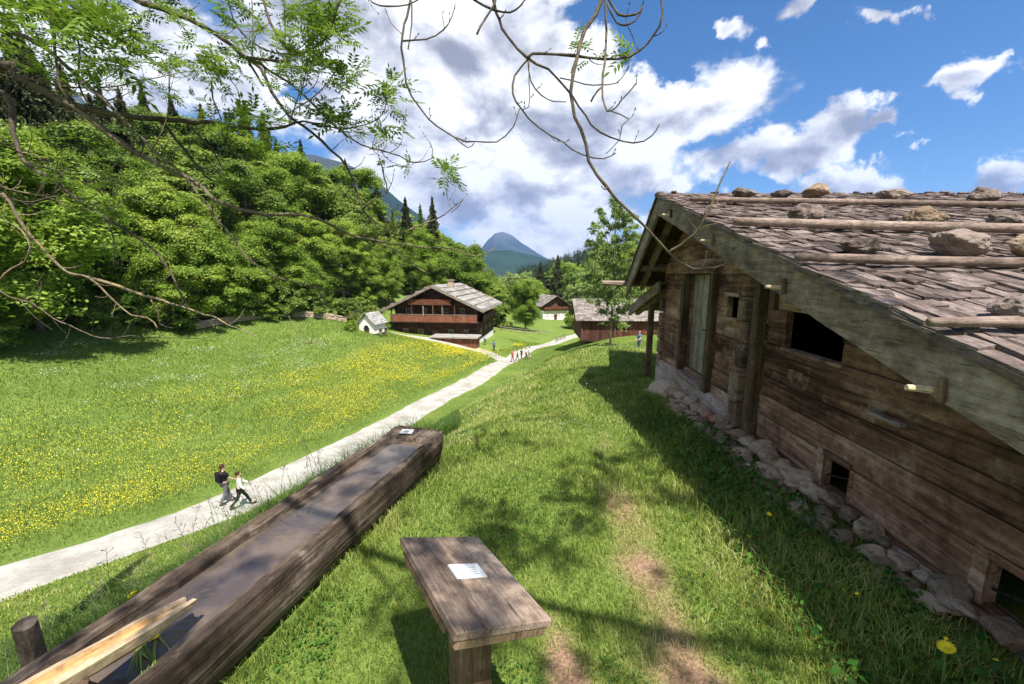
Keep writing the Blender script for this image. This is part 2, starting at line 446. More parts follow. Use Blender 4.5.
def gravel_mat():
    m, t, b = new_mat('pale_gravel', .95, .15); p = t.pos()
    n1 = t.noise(p, .8, 7, .7); n2 = t.noise(p, 22, 5, .75)
    c = t.mix(t.smooth(t.math('ADD', t.math('MULTIPLY', n1, .6), t.math('MULTIPLY', n2, .4)), .38, .6), (.27, .25, .21), (.43, .415, .375))
    t.l(c, b.inputs['Base Color']); bump(t, b, n2, .4, .02); return m


M['gravel'] = gravel_mat()
build_path('gravel_path', PATH, 1.45, M['gravel'], .05)
build_path('gravel_side_path', [(-.9, 58), (-3.2, 60.6), (-6, 61.4), (-10, 61.8), (-15, 62.3), (-19.5, 62.8)], 1.3, M['gravel'], .075)
# ------------------------------------------------------------------ the log cabin (local frame: x into the cabin, y along the gable wall, z up)
CAB = R(-3.5); CAB_LOC = Vector((2.72, 0, 0))
CABM = Matrix.Translation(CAB_LOC) @ Matrix.Rotation(CAB, 4, 'Z')
RIDGE_Y, RIDGE_Z, SN, SF, EAVE_Y, FAR_Y = 7.2, 3.42, .317, .707, .12, 9.3


def roof_z(x, y):
    return RIDGE_Z - (SN * (RIDGE_Y - y) if y < RIDGE_Y else SF * (y - RIDGE_Y)) - .012 * (x + .6)


def under_y(z, d=.17):  # wall extent below the roof at height z
    lo = RIDGE_Y - (RIDGE_Z - d - z) / SN; hi = RIDGE_Y + (RIDGE_Z - d - z) / SF
    return lo, hi


def log_wall(mb, x0, th, y0, y1, zb, holes=()):
    for z0, z1 in zip(zb[:-1], zb[1:]):
        cuts = sorted((a, b) for (a, b, c, d) in holes if c < z1 - .01 and d > z0 + .01)
        segs = []; s = y0
        for a, b in cuts: segs.append((s, a)); s = b
        segs.append((s, y1))
        rnd = random.random(); xo = random.uniform(-.012, .012)
        for a, b in segs:
            if b - a < .04: continue
            n = max(2, int((b - a) / .22)); rows = []
            g = .003
            for i in range(n + 1):
                u = i / n; ring = []
                for (zz, dx) in ((z0 + g, .01), (z0 + g + .018, 0), (z1 - g - .018, 0), (z1 - g, .01)):
                    lo, hi = under_y(zz); aa, bb = max(a, lo), min(b, hi)
                    if bb < aa: aa = bb = (aa + bb) / 2
                    y = aa + (bb - aa) * u
                    wob = .008 * mnoise.noise((y * 1.4, zz * 2, x0 * 3)) + .004 * mnoise.noise((y * 6, zz * 5, x0))
                    zw = .008 * mnoise.noise((y * .9, round(z0, 2) * 7, 2)) if zz > z0 + .05 else .008 * mnoise.noise((y * .9, round(z0, 2) * 7, 5))
                    ring.append((x0 + xo + dx + wob, y, zz + zw))
                ring.append((x0 + th, ring[3][1], z1 - g)); ring.append((x0 + th, ring[0][1], z0 + g)); rows.append(ring)
            vs = [p for r in rows for p in r]; fs = []
            for i in range(n):
                for k in range(6):
                    k2 = (k + 1) % 6; fs.append((i * 6 + k, i * 6 + k2, (i + 1) * 6 + k2, (i + 1) * 6 + k))
            fs.append((0, 1, 2, 3, 4, 5)[::-1]); fs.append(tuple(n * 6 + k for k in range(6)))
            mb.add(vs, fs, rnd)


cab = empty('log_cabin', CAB_LOC, CAB, 'old weathered log cabin with a shingled roof, beside the lawn right of the desk', 'cabin')
H_NEAR = [(1.76, 2.13, .14, .44), (3.2, 3.52, .14, .44), (3.5, 4.33, 1.3, 1.7)]
H_FAR = [(6.15, 7.2, .42, 2.1), (5.4, 5.72, 1.5, 1.8)]
w = MB(); log_wall(w, 0, .07, .8, 4.66, [-.02, .14, .44, .68, .9, 1.1, 1.3, 1.5, 1.7, 1.95, 2.2, 2.45], H_NEAR)
log_wall(w, .01, .07, 5.05, 8.62, [.2, .42, .68, .95, 1.22, 1.5, 1.8, 2.1, 2.35, 2.6, 2.85, 3.05, 3.2], H_FAR)
log_wall(w, .09, .1, 4.6, 5.1, [-.3, .2, .45, .7, .95, 1.2, 1.5, 1.8, 2.1, 2.35, 2.6])
w.build('gable_wall', M['log'], cab)
w = MB()
for i in range(5): w.box((4.2, .87, .06 + .255 * i), (8.2, .14, .25), rnd=random.random())
w.build('side_wall', M['log_x'], cab); w = MB()
for i in range(9): w.box((4.2, 8.53, -.2 + .28 * i), (8.2, .14, .275), rnd=random.random())
w.build('side_wall', M['log_x'], cab)
w = MB(); log_wall(w, 8.2, .15, .8, 8.6, [-.3 + .3 * i for i in range(12)]); w.build('back_wall', M['log'], cab)


def sill(y0, y1, z0, z1, x0):
    mb = MB(); n = int((y1 - y0) / .12); vs = []; fs = []
    for i in range(n + 1):
        y = y0 + (y1 - y0) * i / n; q = lambda a, k: a + .02 * mnoise.noise((y * 3, k * 7.7, 4)) + .01 * mnoise.noise((y * 11, k * 3.1, 9))
        vs += [(q(x0, 1), y, z0), (q(x0, 2), y, q(z1 - .03, 3)), (q(x0 + .03, 4), y, q(z1, 5)), (x0 + .2, y, z1 - .01), (x0 + .2, y, z0)]
    for i in range(n):
        for k in range(5):
            k2 = (k + 1) % 5; fs.append((i * 5 + k, i * 5 + k2, i * 5 + 5 + k2, i * 5 + 5 + k))
    fs += [(4, 3, 2, 1, 0), tuple(n * 5 + k for k in range(5))]
    mb.add(vs, fs, .6); return mb


sill(.75, 4.64, -.25, .1, -.05).build('sill_beam', M['sill'], cab)
sill(5.06, 8.7, -.5, .27, -.06).build('sill_beam', M['sill'], cab)
# posts and log ends between the two halves of the wall
for (y, x, wy, wx, z0, z1) in ((4.74, -.07, .13, .12, -.1, 2.35), (4.57, -.02, .09, .06, 1.7, 2.3)):
    mb = MB(); mb.box((x, y, (z0 + z1) / 2), (wx, wy, z1 - z0), bev=.012); mb.build('wall_post', M['post'], cab)
for (y, x0, z0, z1, wy) in ((5.1, -.1, .9, 1.22, .19), (5.1, -.07, 1.22, 1.5, .18), (5.11, -.11, 1.5, 1.78, .19), (5.08, -.15, .45, .84, .2), (5.08, -.13, .1, .45, .2), (5.08, -.15, -.28, .1, .2)):
    mb = MB(); mb.box(((x0 + .08) / 2, y, (z0 + z1) / 2), (.08 - x0, wy, z1 - z0), Matrix.Rotation(R(random.uniform(-3, 3)), 3, 'Z'), bev=.02); mb.build('log_end', M['log_x'], cab)
for k in range(5):
    mb = MB(); mb.box((-.0, 8.56 + random.uniform(-.01, .01), .25 + .3 * k), (.16, .16, .28), bev=.02); mb.build('log_end', M['log_x'], cab)
# door
d = MB()
for k in range(5): d.box((.1, 6.26 + .21 * k, 1.26), (.035 + .004 * (k % 2), .2, 1.66), rnd=random.random(), bev=.004)
door = d.build('door', M['door'], cab)
for (y, c) in ((7.26, 0), (6.09, 0)):
    mb = MB(); mb.box((-.03, y, 1.2), (.14, .13, 1.86), bev=.01); mb.build('door_jamb', M['post'], cab)
mb = MB(); mb.box((-.03, 6.67, 2.17), (.14, 1.34, .13), bev=.01); mb.build('door_lintel', M['log'], cab)
mb = MB(); mb.box((-.06, 6.67, .33), (.2, 1.1, .07), bev=.01); mb.build('door_threshold', M['sill'], cab)
mb = MB(); mb.tube([(.07, 6.42, 1.2), (.02, 6.42, 1.2), (.02, 6.5, 1.19), (.02, 6.54, 1.2)], [.012] * 4, 6); mb.build('handle', M['dark'], door)
# small hatches with plank frames and an iron bar
for (a, b, c, dz, nm) in ((1.76, 2.13, .14, .44, 'window_hatch'), (3.2, 3.52, .14, .44, 'window_hatch')):
    f = MB(); f.box((-.006, b + .04, (c + dz) / 2 + .01), (.024, .08, dz - c + .06), rnd=.7); f.box((-.012, (a + b) / 2, dz + .025), (.036, b - a, .05), rnd=.4); f.box((-.004, a - .02, (c + dz) / 2), (.03, .04, dz - c), rnd=.5)
    fr = f.build('window_frame', M['log'], cab)
    mb = MB(); mb.tube([(.03, b - .01, c + .1), (.03, a + .02, c + .2)], [.008, .008], 6); mb.build('bar', M['dark'], fr)
mb = MB(); mb.box((.04, 3.92, 1.285), (.12, .9, .03), rnd=.9, bev=.01); mb.build('hatch_sill', M['log'], cab)
mb = MB(); mb.box((-.01, 5.56, 1.82), (.04, .42, .05)); mb.build('window_head', M['log'], cab); mb = MB(); mb.box((-.01, 5.56, 1.48), (.04, .42, .045)); mb.build('window_sill', M['log'], cab)
mb = MB(); mb.box((-.02, 2.93, 1.0), (.09, .3, .035), bev=.015); mb.build('wall_bracket', M['barge'], cab)


def slope_slab(mb, x0, x1, y0, y1, drop, th, rnd=None):
    p = []
    for dz in (drop + th, drop):
        for (x, y) in ((x0, y0), (x1, y0), (x1, y1), (x0, y1)):
            p.append((x, y, roof_z(x, min(y, RIDGE_Y) if y1 <= RIDGE_Y else max(y, RIDGE_Y)) - dz))
    mb.hexa(p, rnd)


# roof: deck boards seen from below, then every shingle in one roof mesh
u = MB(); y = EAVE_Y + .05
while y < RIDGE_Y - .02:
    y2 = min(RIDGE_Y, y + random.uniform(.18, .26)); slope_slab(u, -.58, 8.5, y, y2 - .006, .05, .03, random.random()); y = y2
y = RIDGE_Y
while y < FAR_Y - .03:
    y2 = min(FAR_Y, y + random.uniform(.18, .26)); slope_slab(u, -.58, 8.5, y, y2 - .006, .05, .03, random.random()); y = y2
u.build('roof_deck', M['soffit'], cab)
s = MB()


def shingle_course(yt, sgn, slope, last=False):
    ang = math.atan(slope); x = -.67
    while x < 8.55:
        wd = random.uniform(.06, .15); L = random.uniform(.4, .5) if not last else random.uniform(.2, .29); th = random.uniform(.014, .026) if not last else .012
        tail = yt - sgn * (random.gauss(0, .036) + (random.random() < .1) * .07)
        L = min(L, abs(RIDGE_Y - tail) / math.cos(ang) + random.uniform(.0, .075)); L = max(L, .08)
        tilt = ang - R((3.4 + random.uniform(-1.6, 2.6)) if not last else random.uniform(0, 5)); rz = R(random.gauss(0, 2.4)); roll = R(random.gauss(0, 2.6))
        base = Vector((x + wd / 2, tail, roof_z(x, tail) + .0 if not last else roof_z(x, min(tail, RIDGE_Y)))); base.z += random.uniform(.028, .045)
        cs, sn = math.cos(tilt), math.sin(tilt); fwd = Vector((math.sin(rz), sgn * cs, sn)); side = Vector((1, 0, math.sin(roll))); up = Vector((0, -sgn * sn, cs))
        w2 = wd / 2 - .003; k = random.uniform(.93, 1.05); cl = random.uniform(-.01, .012); e = random.uniform(-.018, .018)
        p = []
        for du in (0, th):
            p += [base - side * w2 - fwd * e + up * du, base + side * w2 + fwd * e + up * (du + cl), base + side * w2 * k + fwd * L + up * du, base - side * w2 * k + fwd * L + up * du]
        s.hexa(p); x += wd


y = EAVE_Y
while y < RIDGE_Y - .12: shingle_course(y, 1, SN); y += .165
shingle_course(RIDGE_Y - .26, 1, SN, True)
y = FAR_Y + .05
while y > RIDGE_Y + .15: shingle_course(y, -1, SF); y -= .19
s.build('roof', M['shingle'], cab)
# barge boards (with a cap strip), rafters, purlins
def barge(y0, y1, sl, x, hgt, drop, name, mat, th=.05):
    mb = MB(); n = 26; vs = []; fs = []
    for i in range(n + 1):
        y = y0 + (y1 - y0) * i / n; zt = roof_z(x, y) - drop; q = lambda k: .009 * mnoise.noise((y * 1.7, k * 9.1, sl)) + .004 * mnoise.noise((y * 8, k * 5.3, sl))
        vs += [(x + q(1), y, zt - hgt + q(2)), (x + q(3), y, zt + q(4)), (x + th, y, zt), (x + th, y, zt - hgt + q(2))]
    for i in range(n):
        for k in range(4):
            k2 = (k + 1) % 4; fs.append((i * 4 + k, i * 4 + k2, i * 4 + 4 + k2, i * 4 + 4 + k))
    fs += [(3, 2, 1, 0), tuple(n * 4 + k for k in range(4))]; mb.add(vs, fs, .55); return mb.build(name, mat, cab)


b1 = barge(EAVE_Y - .05, RIDGE_Y + .02, SN, -.64, .275, .02, 'barge_board', M['barge'])
b2 = barge(RIDGE_Y + .03, FAR_Y + .02, SF, -.64, .3, .02, 'barge_board', M['barge'])
barge(EAVE_Y - .05, RIDGE_Y, SN, -.675, .045, -.03, 'barge_cap', M['shingle'], .1)
barge(RIDGE_Y + .01, FAR_Y, SF, -.675, .045, -.03, 'barge_cap', M['shingle'], .1)
barge(RIDGE_Y + .05, FAR_Y - .1, SF, -.36, .16, .11, 'rafter', M['barge'], .08)
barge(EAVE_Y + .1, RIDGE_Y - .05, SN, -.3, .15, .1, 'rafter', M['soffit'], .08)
mb = MB(); mb.box((-.62, RIDGE_Y + .0, RIDGE_Z + .035), (.12, .2, .07), bev=.02); mb.build('ridge_cap', M['barge'], cab)
for (y, r_) in ((7.15, .1), (5.0, .09), (2.6, .09), (8.6, .08)):
    mb = MB(); zc = roof_z(0, y) - .11 - r_
    mb.tube([(-.52, y, zc), (3, y, zc - .02), (8.4, y, zc - .06)], [r_, r_ * .98, r_], 10); mb.build('purlin', M['log_x'], cab)
for (y, z) in ((6.44, 3.0), (4.85, 2.48), (3.38, 1.98), (1.97, 1.5)):  # wooden pegs wedged through the barge board
    mb = MB(); mb.tube([(-.585, y - .01, z), (-.73, y + .015, z + .01), (-.77, y + .02, z + .012)], [.02, .019, .016], 7); pg = mb.build('peg', M['peg'], cab)
    mb = MB(); mb.box((-.66, y - .05, z + .02), (.035, .03, .13), Matrix.Rotation(R(-8), 3, 'X'), bev=.008); mb.build('wedge', M['post'], cab)
# gutter log at the far eave, lean-to porch roof with its post
mb = MB(); mb.tube([(-1.2, FAR_Y + .06, 1.9), (-.6, FAR_Y + .06, 1.88), (4, FAR_Y + .08, 1.85), (8.6, FAR_Y + .08, 1.8)], [.055, .06, .07, .07], 9, jit=.12); mb.build('gutter_log', M['pole'], cab)
def lean_z(y): return 1.96 - .3 * (y - 8.35)
mb = MB(); y = 8.36
while y < 10.9:
    y2 = y + .2; mb.hexa([(-.1, y, lean_z(y) - .06), (2.6, y, lean_z(y) - .06), (2.6, y2 - .005, lean_z(y2) - .06), (-.1, y2 - .005, lean_z(y2) - .06), (-.1, y, lean_z(y) - .03), (2.6, y, lean_z(y) - .03), (2.6, y2 - .005, lean_z(y2) - .03), (-.1, y2 - .005, lean_z(y2) - .03)]); y = y2
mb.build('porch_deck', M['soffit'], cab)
mb = MB(); y = 10.95
while y > 8.45:
    x = -.2
    while x < 2.6:
        wd = random.uniform(.1, .2); mb.box((x + wd / 2, y + .18, lean_z(y + .18) + random.uniform(0, .02)), (wd - .006, .42, .02), Matrix.Rotation(math.atan(-.3) + R(3), 3, 'X')); x += wd
    y -= .22
mb.build('porch_roof', M['shingle'], cab)
mb = MB(); mb.hexa([(-.2, 8.4, lean_z(8.4) - .23), (-.14, 8.4, lean_z(8.4) - .23), (-.14, 10.95, lean_z(10.95) - .2), (-.2, 10.95, lean_z(10.95) - .2), (-.2, 8.4, lean_z(8.4) - .0), (-.14, 8.4, lean_z(8.4) - .0), (-.14, 10.95, lean_z(10.95) - .0), (-.2, 10.95, lean_z(10.95) - .0)], .4); mb.build('porch_barge', M['barge'], cab)
mb = MB(); mb.bar((.0, 8.6, lean_z(8.6) - .16), (.0, 10.8, lean_z(10.8) - .16), .1, .12); mb.build('porch_rafter', M['barge'], cab)
mb = MB(); mb.box((.02, 9.55, .55), (.12, .13, 2.1), bev=.012); mb.build('porch_post', M['post'], cab)
mb = MB(); mb.box((2.45, 9.55, .5), (.12, .13, 2.0), bev=.012); mb.build('porch_post', M['post'], cab)


def cabin_pt(x, y, z): return CABM @ Vector((x, y, z))


# poles lying on the roof
for i, (y0, sl, x0, r_, lab) in enumerate(((6.05, -.1, -.5, .04, 'peeled pole weighing down the shingles just below the roof ridge'), (4.4, -.12, -.62, .047, 'thick grey pole lying across the roof, second down from the ridge'), (3.06, -.06, -.74, .036, 'pale split pole lying across the middle of the near roof slope'), (1.93, .05, -.76, .03, 'thin reddish pole under the big boulder, lowest on the roof'))):
    mb = MB(); pts = []; rr = []; n = 26
    for k in range(n):
        x = x0 + 9.0 * k / (n - 1); y = y0 + sl * (x - x0) + .055 * mnoise.noise((x * .6, i * 3.3, 1)) + .015 * mnoise.noise((x * 2.3, i * 3.3, 5))
        pts.append((x, y, roof_z(x, y) + .075 + r_ + .012 * mnoise.noise((x * .8, i * 5.1, 2)))); rr.append(r_ * (1 + .22 * mnoise.noise((x * 2.5, i, 7))) * (.8 if k == 0 else 1))
    mb.tube([cabin_pt(*p) for p in pts], rr, 9); o = mb.build('roof_pole', M['pole'], None, True)
    tag(o, lab, 'pole', 'poles lying on the cabin roof')


def stone_mesh(name, seed, size, sub=3, flat=.25):
    bm = bmesh.new(); bmesh.ops.create_icosphere(bm, subdivisions=sub, radius=.5); rg = random.Random(seed)
    planes = [(Vector((rg.gauss(0, 1), rg.gauss(0, 1), rg.gauss(0, 1))).normalized(), rg.uniform(.27, .42)) for _ in range(9)]
    off = rg.random() * 50
    for v in bm.verts:
        p = v.co.copy()
        for nrm, d_ in planes:
            e = p.dot(nrm) - d_
            if e > 0: p -= nrm * e * .85
        q = p.normalized(); p *= 1 + .2 * mnoise.noise(q * 1.6 + Vector((off, 0, 0))) + .09 * mnoise.noise(q * 5 + Vector((0, off, 0))) + .04 * mnoise.noise(q * 12)
        v.co = Vector((p.x * size[0], p.y * size[1], p.z * size[2])) * 1.15
    me = bpy.data.meshes.new(name); bm.to_mesh(me); bm.free(); return me


def stone(name, loc, size, rz, mat, label, group, seed, cat='stone', sub=3, tilt=0):
    o = link_mesh(name, stone_mesh(name, seed, size, sub), mat, None, False)
    o.location = loc; o.rotation_euler = (tilt, 0, rz); return tag(o, label, cat, group)


ROOF_ST = [
    (.42, 6.42, .42, .3, .2, 'stone_roof', 'squat brown stone on the roof ridge, nearest the gable end'),
    (.97, 6.42, .34, .25, .15, 'stone_roof', 'flat grey stone on the ridge, second from the gable end'),
    (1.45, 6.4, .46, .32, .26, 'stone_tan', 'rounded tan stone standing tallest on the roof ridge'),
    (2.55, 6.35, .66, .3, .17, 'stone_roof', 'long low stone on the ridge right of the tall rounded one'),
    (3.6, 6.2, .56, .34, .22, 'stone_roof', 'broad flattish stone on the ridge near the right frame edge'),
    (.24, 4.62, .4, .26, .24, 'stone_roof', 'brown stone resting above the thick grey pole, nearest the barge board'),
    (1.36, 4.45, .42, .28, .22, 'stone_tan', 'tan stone in the middle of the thick grey roof pole'),
    (2.05, 4.36, .4, .28, .18, 'stone_roof', 'dark stone toward the right end of the thick grey roof pole'),
    (-.06, 3.36, .46, .24, .16, 'stone_roof', 'flat wedge shaped brown stone on the pale split pole'),
    (.64, 3.32, .5, .3, .23, 'stone_roof', 'large mottled stone on the pale split pole'),
    (1.14, 3.26, .4, .28, .22, 'stone_tan', 'greenish tan stone on the pale split pole at the frame edge'),
    (-.2, 2.03, .34, .27, .21, 'stone_roof', 'big angular brown boulder lowest on the near roof slope'),
]
for i, (x, y, a, b_, c, mt, lab) in enumerate(ROOF_ST):
    p = cabin_pt(x, y, roof_z(x, y) + .075 + c * .4)
    stone('roof_stone', p, (a * .8, b_ * .85, c * .85), R(random.uniform(-15, 15)), M[mt], lab, 'stones weighing down the cabin roof', 40 + i, 'stone', 4, math.atan(SN) * .8)
# rubble footing along the wall
rg = random.Random(11); y = 1.35; k = 0
while y < 7.6:
    row = -.1
    for j in range(3 if y > 1.9 else 1):
        a = rg.uniform(.11, .27) * (1.15 if j == 0 else .85); b_ = a * rg.uniform(.6, .95); c = a * rg.uniform(.42, .7)
        x = -.13 - .16 * j + rg.uniform(-.06, .05) - (.04 if y > 5 else 0); yy = y + rg.uniform(-.05, .05) + .1 * j
        p = cabin_pt(x, yy, 0); p.z = gz(p.x, p.y) + c * .34 + (.07, .02, 0)[j]
        mt = 'brick' if (j == 0 and 5.3 < y < 5.6) else ('stone_tan' if rg.random() < .4 else 'stone')
        stone('footing_stone', p, (a, b_, c), rg.uniform(-.5, .5) + PI / 2 * (rg.random() < .7), M[mt],
              'reddish stone in the rubble footing below the log ends' if mt == 'brick' else 'rough rubble stone in the loose footing along the cabin wall', 'stones along the cabin footing', 100 + k, 'stone', 3, rg.uniform(-.25, .25)); k += 1
    y += rg.uniform(.13, .2)
p = cabin_pt(-.28, 7.3, 0); p.z = gz(p.x, p.y) + .06
stone('doorstep_boulder', p, (.9, .52, .4), R(100), stone_mat('boulder_stone', (.26, .19, .125), (.52, .41, .29)), 'large flat tan boulder at the foot of the cabin door', None, 77, 'boulder', 4)
p = cabin_pt(-.42, 4.05, 0); p.z = gz(p.x, p.y) + .03
stone('footing_stone', p, (.14, .1, .07), .6, plain('pale_stone', (.6, .59, .56), .9, .2, .1), 'small almost white stone at the grass edge of the rubble footing', 'stones along the cabin footing', 78, 'stone', 3)

# ------------------------------------------------------------------ water trough hollowed from a log
TD = Vector((.277, .961, 0)); T_FAR = Vector((-1.01, 4.19, 0)); T_RZ = -math.atan2(TD.x, TD.y); T_LEN, T_TOP = 4.15, .42
tr = empty('water_trough', T_FAR - TD * T_LEN, T_RZ, 'long hollowed log water trough on the grass left of the wooden desk', 'water trough')
C0, C1, CW, WZ = 1.27, T_LEN - .27, .215, .365   # cavity from s=C0 to C1 along the log


def trough_body():
    mb = MB(); S = [0, .06] + [.06 + (T_LEN - .12) * i / 70 for i in range(1, 70)] + [T_LEN - .06, T_LEN]; ns = len(S); vs = []; fs = []; NP = 15
    for i, s_ in enumerate(S):
        hw = .315 - .02 * (s_ / T_LEN) + .012 * mnoise.noise((s_ * 1.1, 0, 3)); taper = .93 if i in (0, ns - 1) else 1
        for k in range(NP):  # outer half round, rim to rim
            a = PI * k / (NP - 1); x = -math.cos(a) * hw * taper * (1.06 if 2 < k < NP - 3 else 1.03 if 0 < k < NP - 1 else 1); z = T_TOP - math.sin(a) ** .7 * (T_TOP + .03)
            nz = mnoise.noise((s_ * .9, a * 3, 5)) * .03 + mnoise.noise((s_ * 2.5, a * 7, 1)) * .014 + .006 * mnoise.noise((s_ * 4, a * 25, 2))
            vs.append((x * (1 + nz * 1.6), s_, z + (nz if 0 < k < NP - 1 else .03 * mnoise.noise((s_ * 1.8, k, 8)) + .01 * mnoise.noise((s_ * 7, k, 3)))))
    for i in range(ns - 1):
        for k in range(NP - 1): fs.append((i * NP + k, i * NP + k + 1, (i + 1) * NP + k + 1, (i + 1) * NP + k))
    fs.append(tuple(range(NP))[::-1]); fs.append(tuple((ns - 1) * NP + k for k in range(NP)))
    b = len(vs); inner = []
    for i, s_ in enumerate(S):   # inner rim and cavity
        cw = CW + .03 * mnoise.noise((s_ * 1.9, 4, 4)) + .012 * mnoise.noise((s_ * 7, 4, 1)); inside = C0 <= s_ <= C1
        zt = T_TOP + .01 * mnoise.noise((s_ * 2, 6, 1)) - .012
        dz = .15 if inside else 0
        xs = (-cw, -cw + .012, cw - .012, cw)
        for x, z in zip(xs, (zt, zt - dz, zt - dz, zt)): vs.append((x, s_, z))
        inner.append(b + i * 4)
    for i in range(ns - 1):
        o0, o1 = i * NP, (i + 1) * NP; q0, q1 = inner[i], inner[i + 1]
        fs.append((o0, o1, q1, q0)); fs.append((q0 + 3, q1 + 3, o1 + NP - 1, o0 + NP - 1))
        for k in range(3): fs.append((q0 + k, q1 + k, q1 + k + 1, q0 + k + 1))
    mb.add(vs, fs, .5); return mb


trough_body().build('trough_log', M['trough'], tr)
mb = MB(); mb.v = []
nx, ny = 6, 40; vs = []; fs = []
for i in range(ny + 1):
    for k in range(nx + 1):
        vs.append((-CW - .03 + (2 * CW + .06) * k / nx, C0 - .03 + (C1 - C0 + .06) * i / ny, WZ))
for i in range(ny):
    for k in range(nx): a = i * (nx + 1) + k; fs.append((a, a + 1, a + nx + 2, a + nx + 1))
mb.add(vs, fs, .5)
m, t, b = new_mat('trough_water', .03, .7); b.inputs['IOR'].default_value = 1.42
n1 = t.noise(t.obj(), 3.0, 4, .6); t.l(t.ramp(n1, [(.4, (.075, .06, .055)), (.6, (.14, .105, .08))]), b.inputs['Base Color'])
# ripples spreading from where the spout drips in
dist = t.vm('DISTANCE', t.obj(), (.02, 1.75, WZ)).outputs[1]
wv = t.math('MULTIPLY', t.math('SINE', t.math('MULTIPLY', dist, 160)), t.math('MULTIPLY', t.smooth(dist, .3, .0), .5))
bump(t, b, t.math('ADD', wv, t.math('MULTIPLY', t.noise(t.obj(), 9, 2), .5)), .18, .01)
M['water'] = m; mb.build('water', m, tr)
# inner block of uncut wood at the near end, plus a small card on the far rim
mb = MB()
for i in range(3): mb.box((-.13 + .13 * i, C0 - .36, T_TOP + .004 - .012 * (i % 2)), (.125, .7, .05), Matrix.Rotation(R(-2 + 2 * i), 3, 'Z') @ Matrix.Rotation(R(2.5), 3, 'X'), bev=.012)
mb.build('split_wood', M['trough_end'], tr)
mb = MB(); mb.box((-.09, T_LEN - .13, T_TOP + .006), (.13, .1, .008), Matrix.Rotation(R(12), 3, 'Z')); cd = mb.build('label_card', M['card'], tr)
mb = MB()
for i in range(3): mb.box((-.09, T_LEN - .155 + .02 * i, T_TOP + .0115), (.08 - .02 * (i % 2), .004, .002), Matrix.Rotation(R(12), 3, 'Z'))
mb.build('writing', M['ink'], cd)

# wooden spout: a split log with a groove
SP0, SP1 = Vector((-1.585, 1.72, .53)), Vector((-1.75, .72, .8))
sd = (SP1 - SP0); SL = sd.length; sd.normalize()
sx = sd.cross(Vector((0, 0, 1))).normalized(); sz = sx.cross(sd)
spm = Matrix((sx, sd, sz)).transposed().to_4x4(); spm.translation = SP0
spo = empty('wooden_spout', (0, 0, 0), 0, 'pale freshly split log spout with an orange groove, feeding the trough', 'spout'); spo.matrix_world = spm
mb = MB(); vs = []; fs = []; prof = [(-.062, .0), (-.055, -.045), (-.03, -.07), (.0, -.078), (.03, -.07), (.055, -.045), (.062, .0), (.034, .006), (.026, -.024), (0, -.034), (-.026, -.024), (-.034, .006)]; NPf = len(prof); n = 16
for i in range(n + 1):
    yv = SL * i / n; tp = .62 + .38 * min(1, i / 3.0)
    for (x, z) in prof: vs.append((x * tp * (1 + .05 * mnoise.noise((yv * 3, x * 30, 2))), yv + (0 if i else -.02 * abs(x) * 8), z * (.55 + .45 * min(1, i / 3.0)) + .004 * mnoise.noise((yv * 5, x * 40, 5))))
for i in range(n):
    for k in range(NPf):
        k2 = (k + 1) % NPf; fs.append((i * NPf + k, i * NPf + k2, i * NPf + NPf + k2, i * NPf + NPf + k))
fs += [tuple(range(NPf))[::-1], tuple(n * NPf + k for k in range(NPf))]; mb.add(vs, fs, .6); mb.build('spout_log', M['spout'], spo)
mb = MB(); vs = []; fs = []
for i in range(9):
    yv = .06 + (SL - .06) * i / 8
    for x, z in ((-.032, .0), (-.025, -.019), (0, -.029), (.025, -.019), (.032, .0)): vs.append((x, yv, z + .004))
for i in range(8):
    for k in range(4): fs.append((i * 5 + k, i * 5 + k + 1, i * 5 + k + 6, i * 5 + k + 5))
mb.add(vs, fs, .5); mb.build('groove', M['groove'], spo)
# stakes that carry the spout
mb = MB(); mb.tube([(-2.26, 1.62, -.4), (-2.2, 1.58, .1), (-2.13, 1.52, .45), (-2.08, 1.48, .63)], [.045, .043, .04, .036], 10, jit=.25); tag(mb.build('wooden_stake', M['bark']), 'tall leaning bark covered stake in the grass left of the spout', 'stake', 'stakes around the spout')
mb = MB(); mb.tube([(-1.62, 1.24, -.05), (-1.61, 1.24, .35), (-1.6, 1.23, .61)], [.05, .046, .04], 10, jit=.18); tag(mb.build('wooden_stake', M['log_x']), 'short dark stub stake on the trough side of the spout', 'stake', 'stakes around the spout')


def blade_strip(mb, a, dirv, L, w, bend, rnd):
    a = Vector(a); dirv = Vector(dirv).normalized(); side = dirv.cross(Vector((0, 0, 1)))
    if side.length < .1: side = Vector((random.uniform(-1, 1), random.uniform(-1, 1), 0))
    side.normalize(); h = Vector((math.cos(rnd * 40), math.sin(rnd * 40), 0)); vs = []
    for i in range(5):
        u = i / 4; c = a + dirv * L * u + h * bend * u * u * L - Vector((0, 0, 1)) * bend * .6 * u ** 3 * L; ww = w * (1 - u ** 1.6) + .0004
        vs += [c - side * ww, c + side * ww]
    mb.add(vs, [(i * 2, i * 2 + 1, i * 2 + 3, i * 2 + 2) for i in range(4)], rnd)


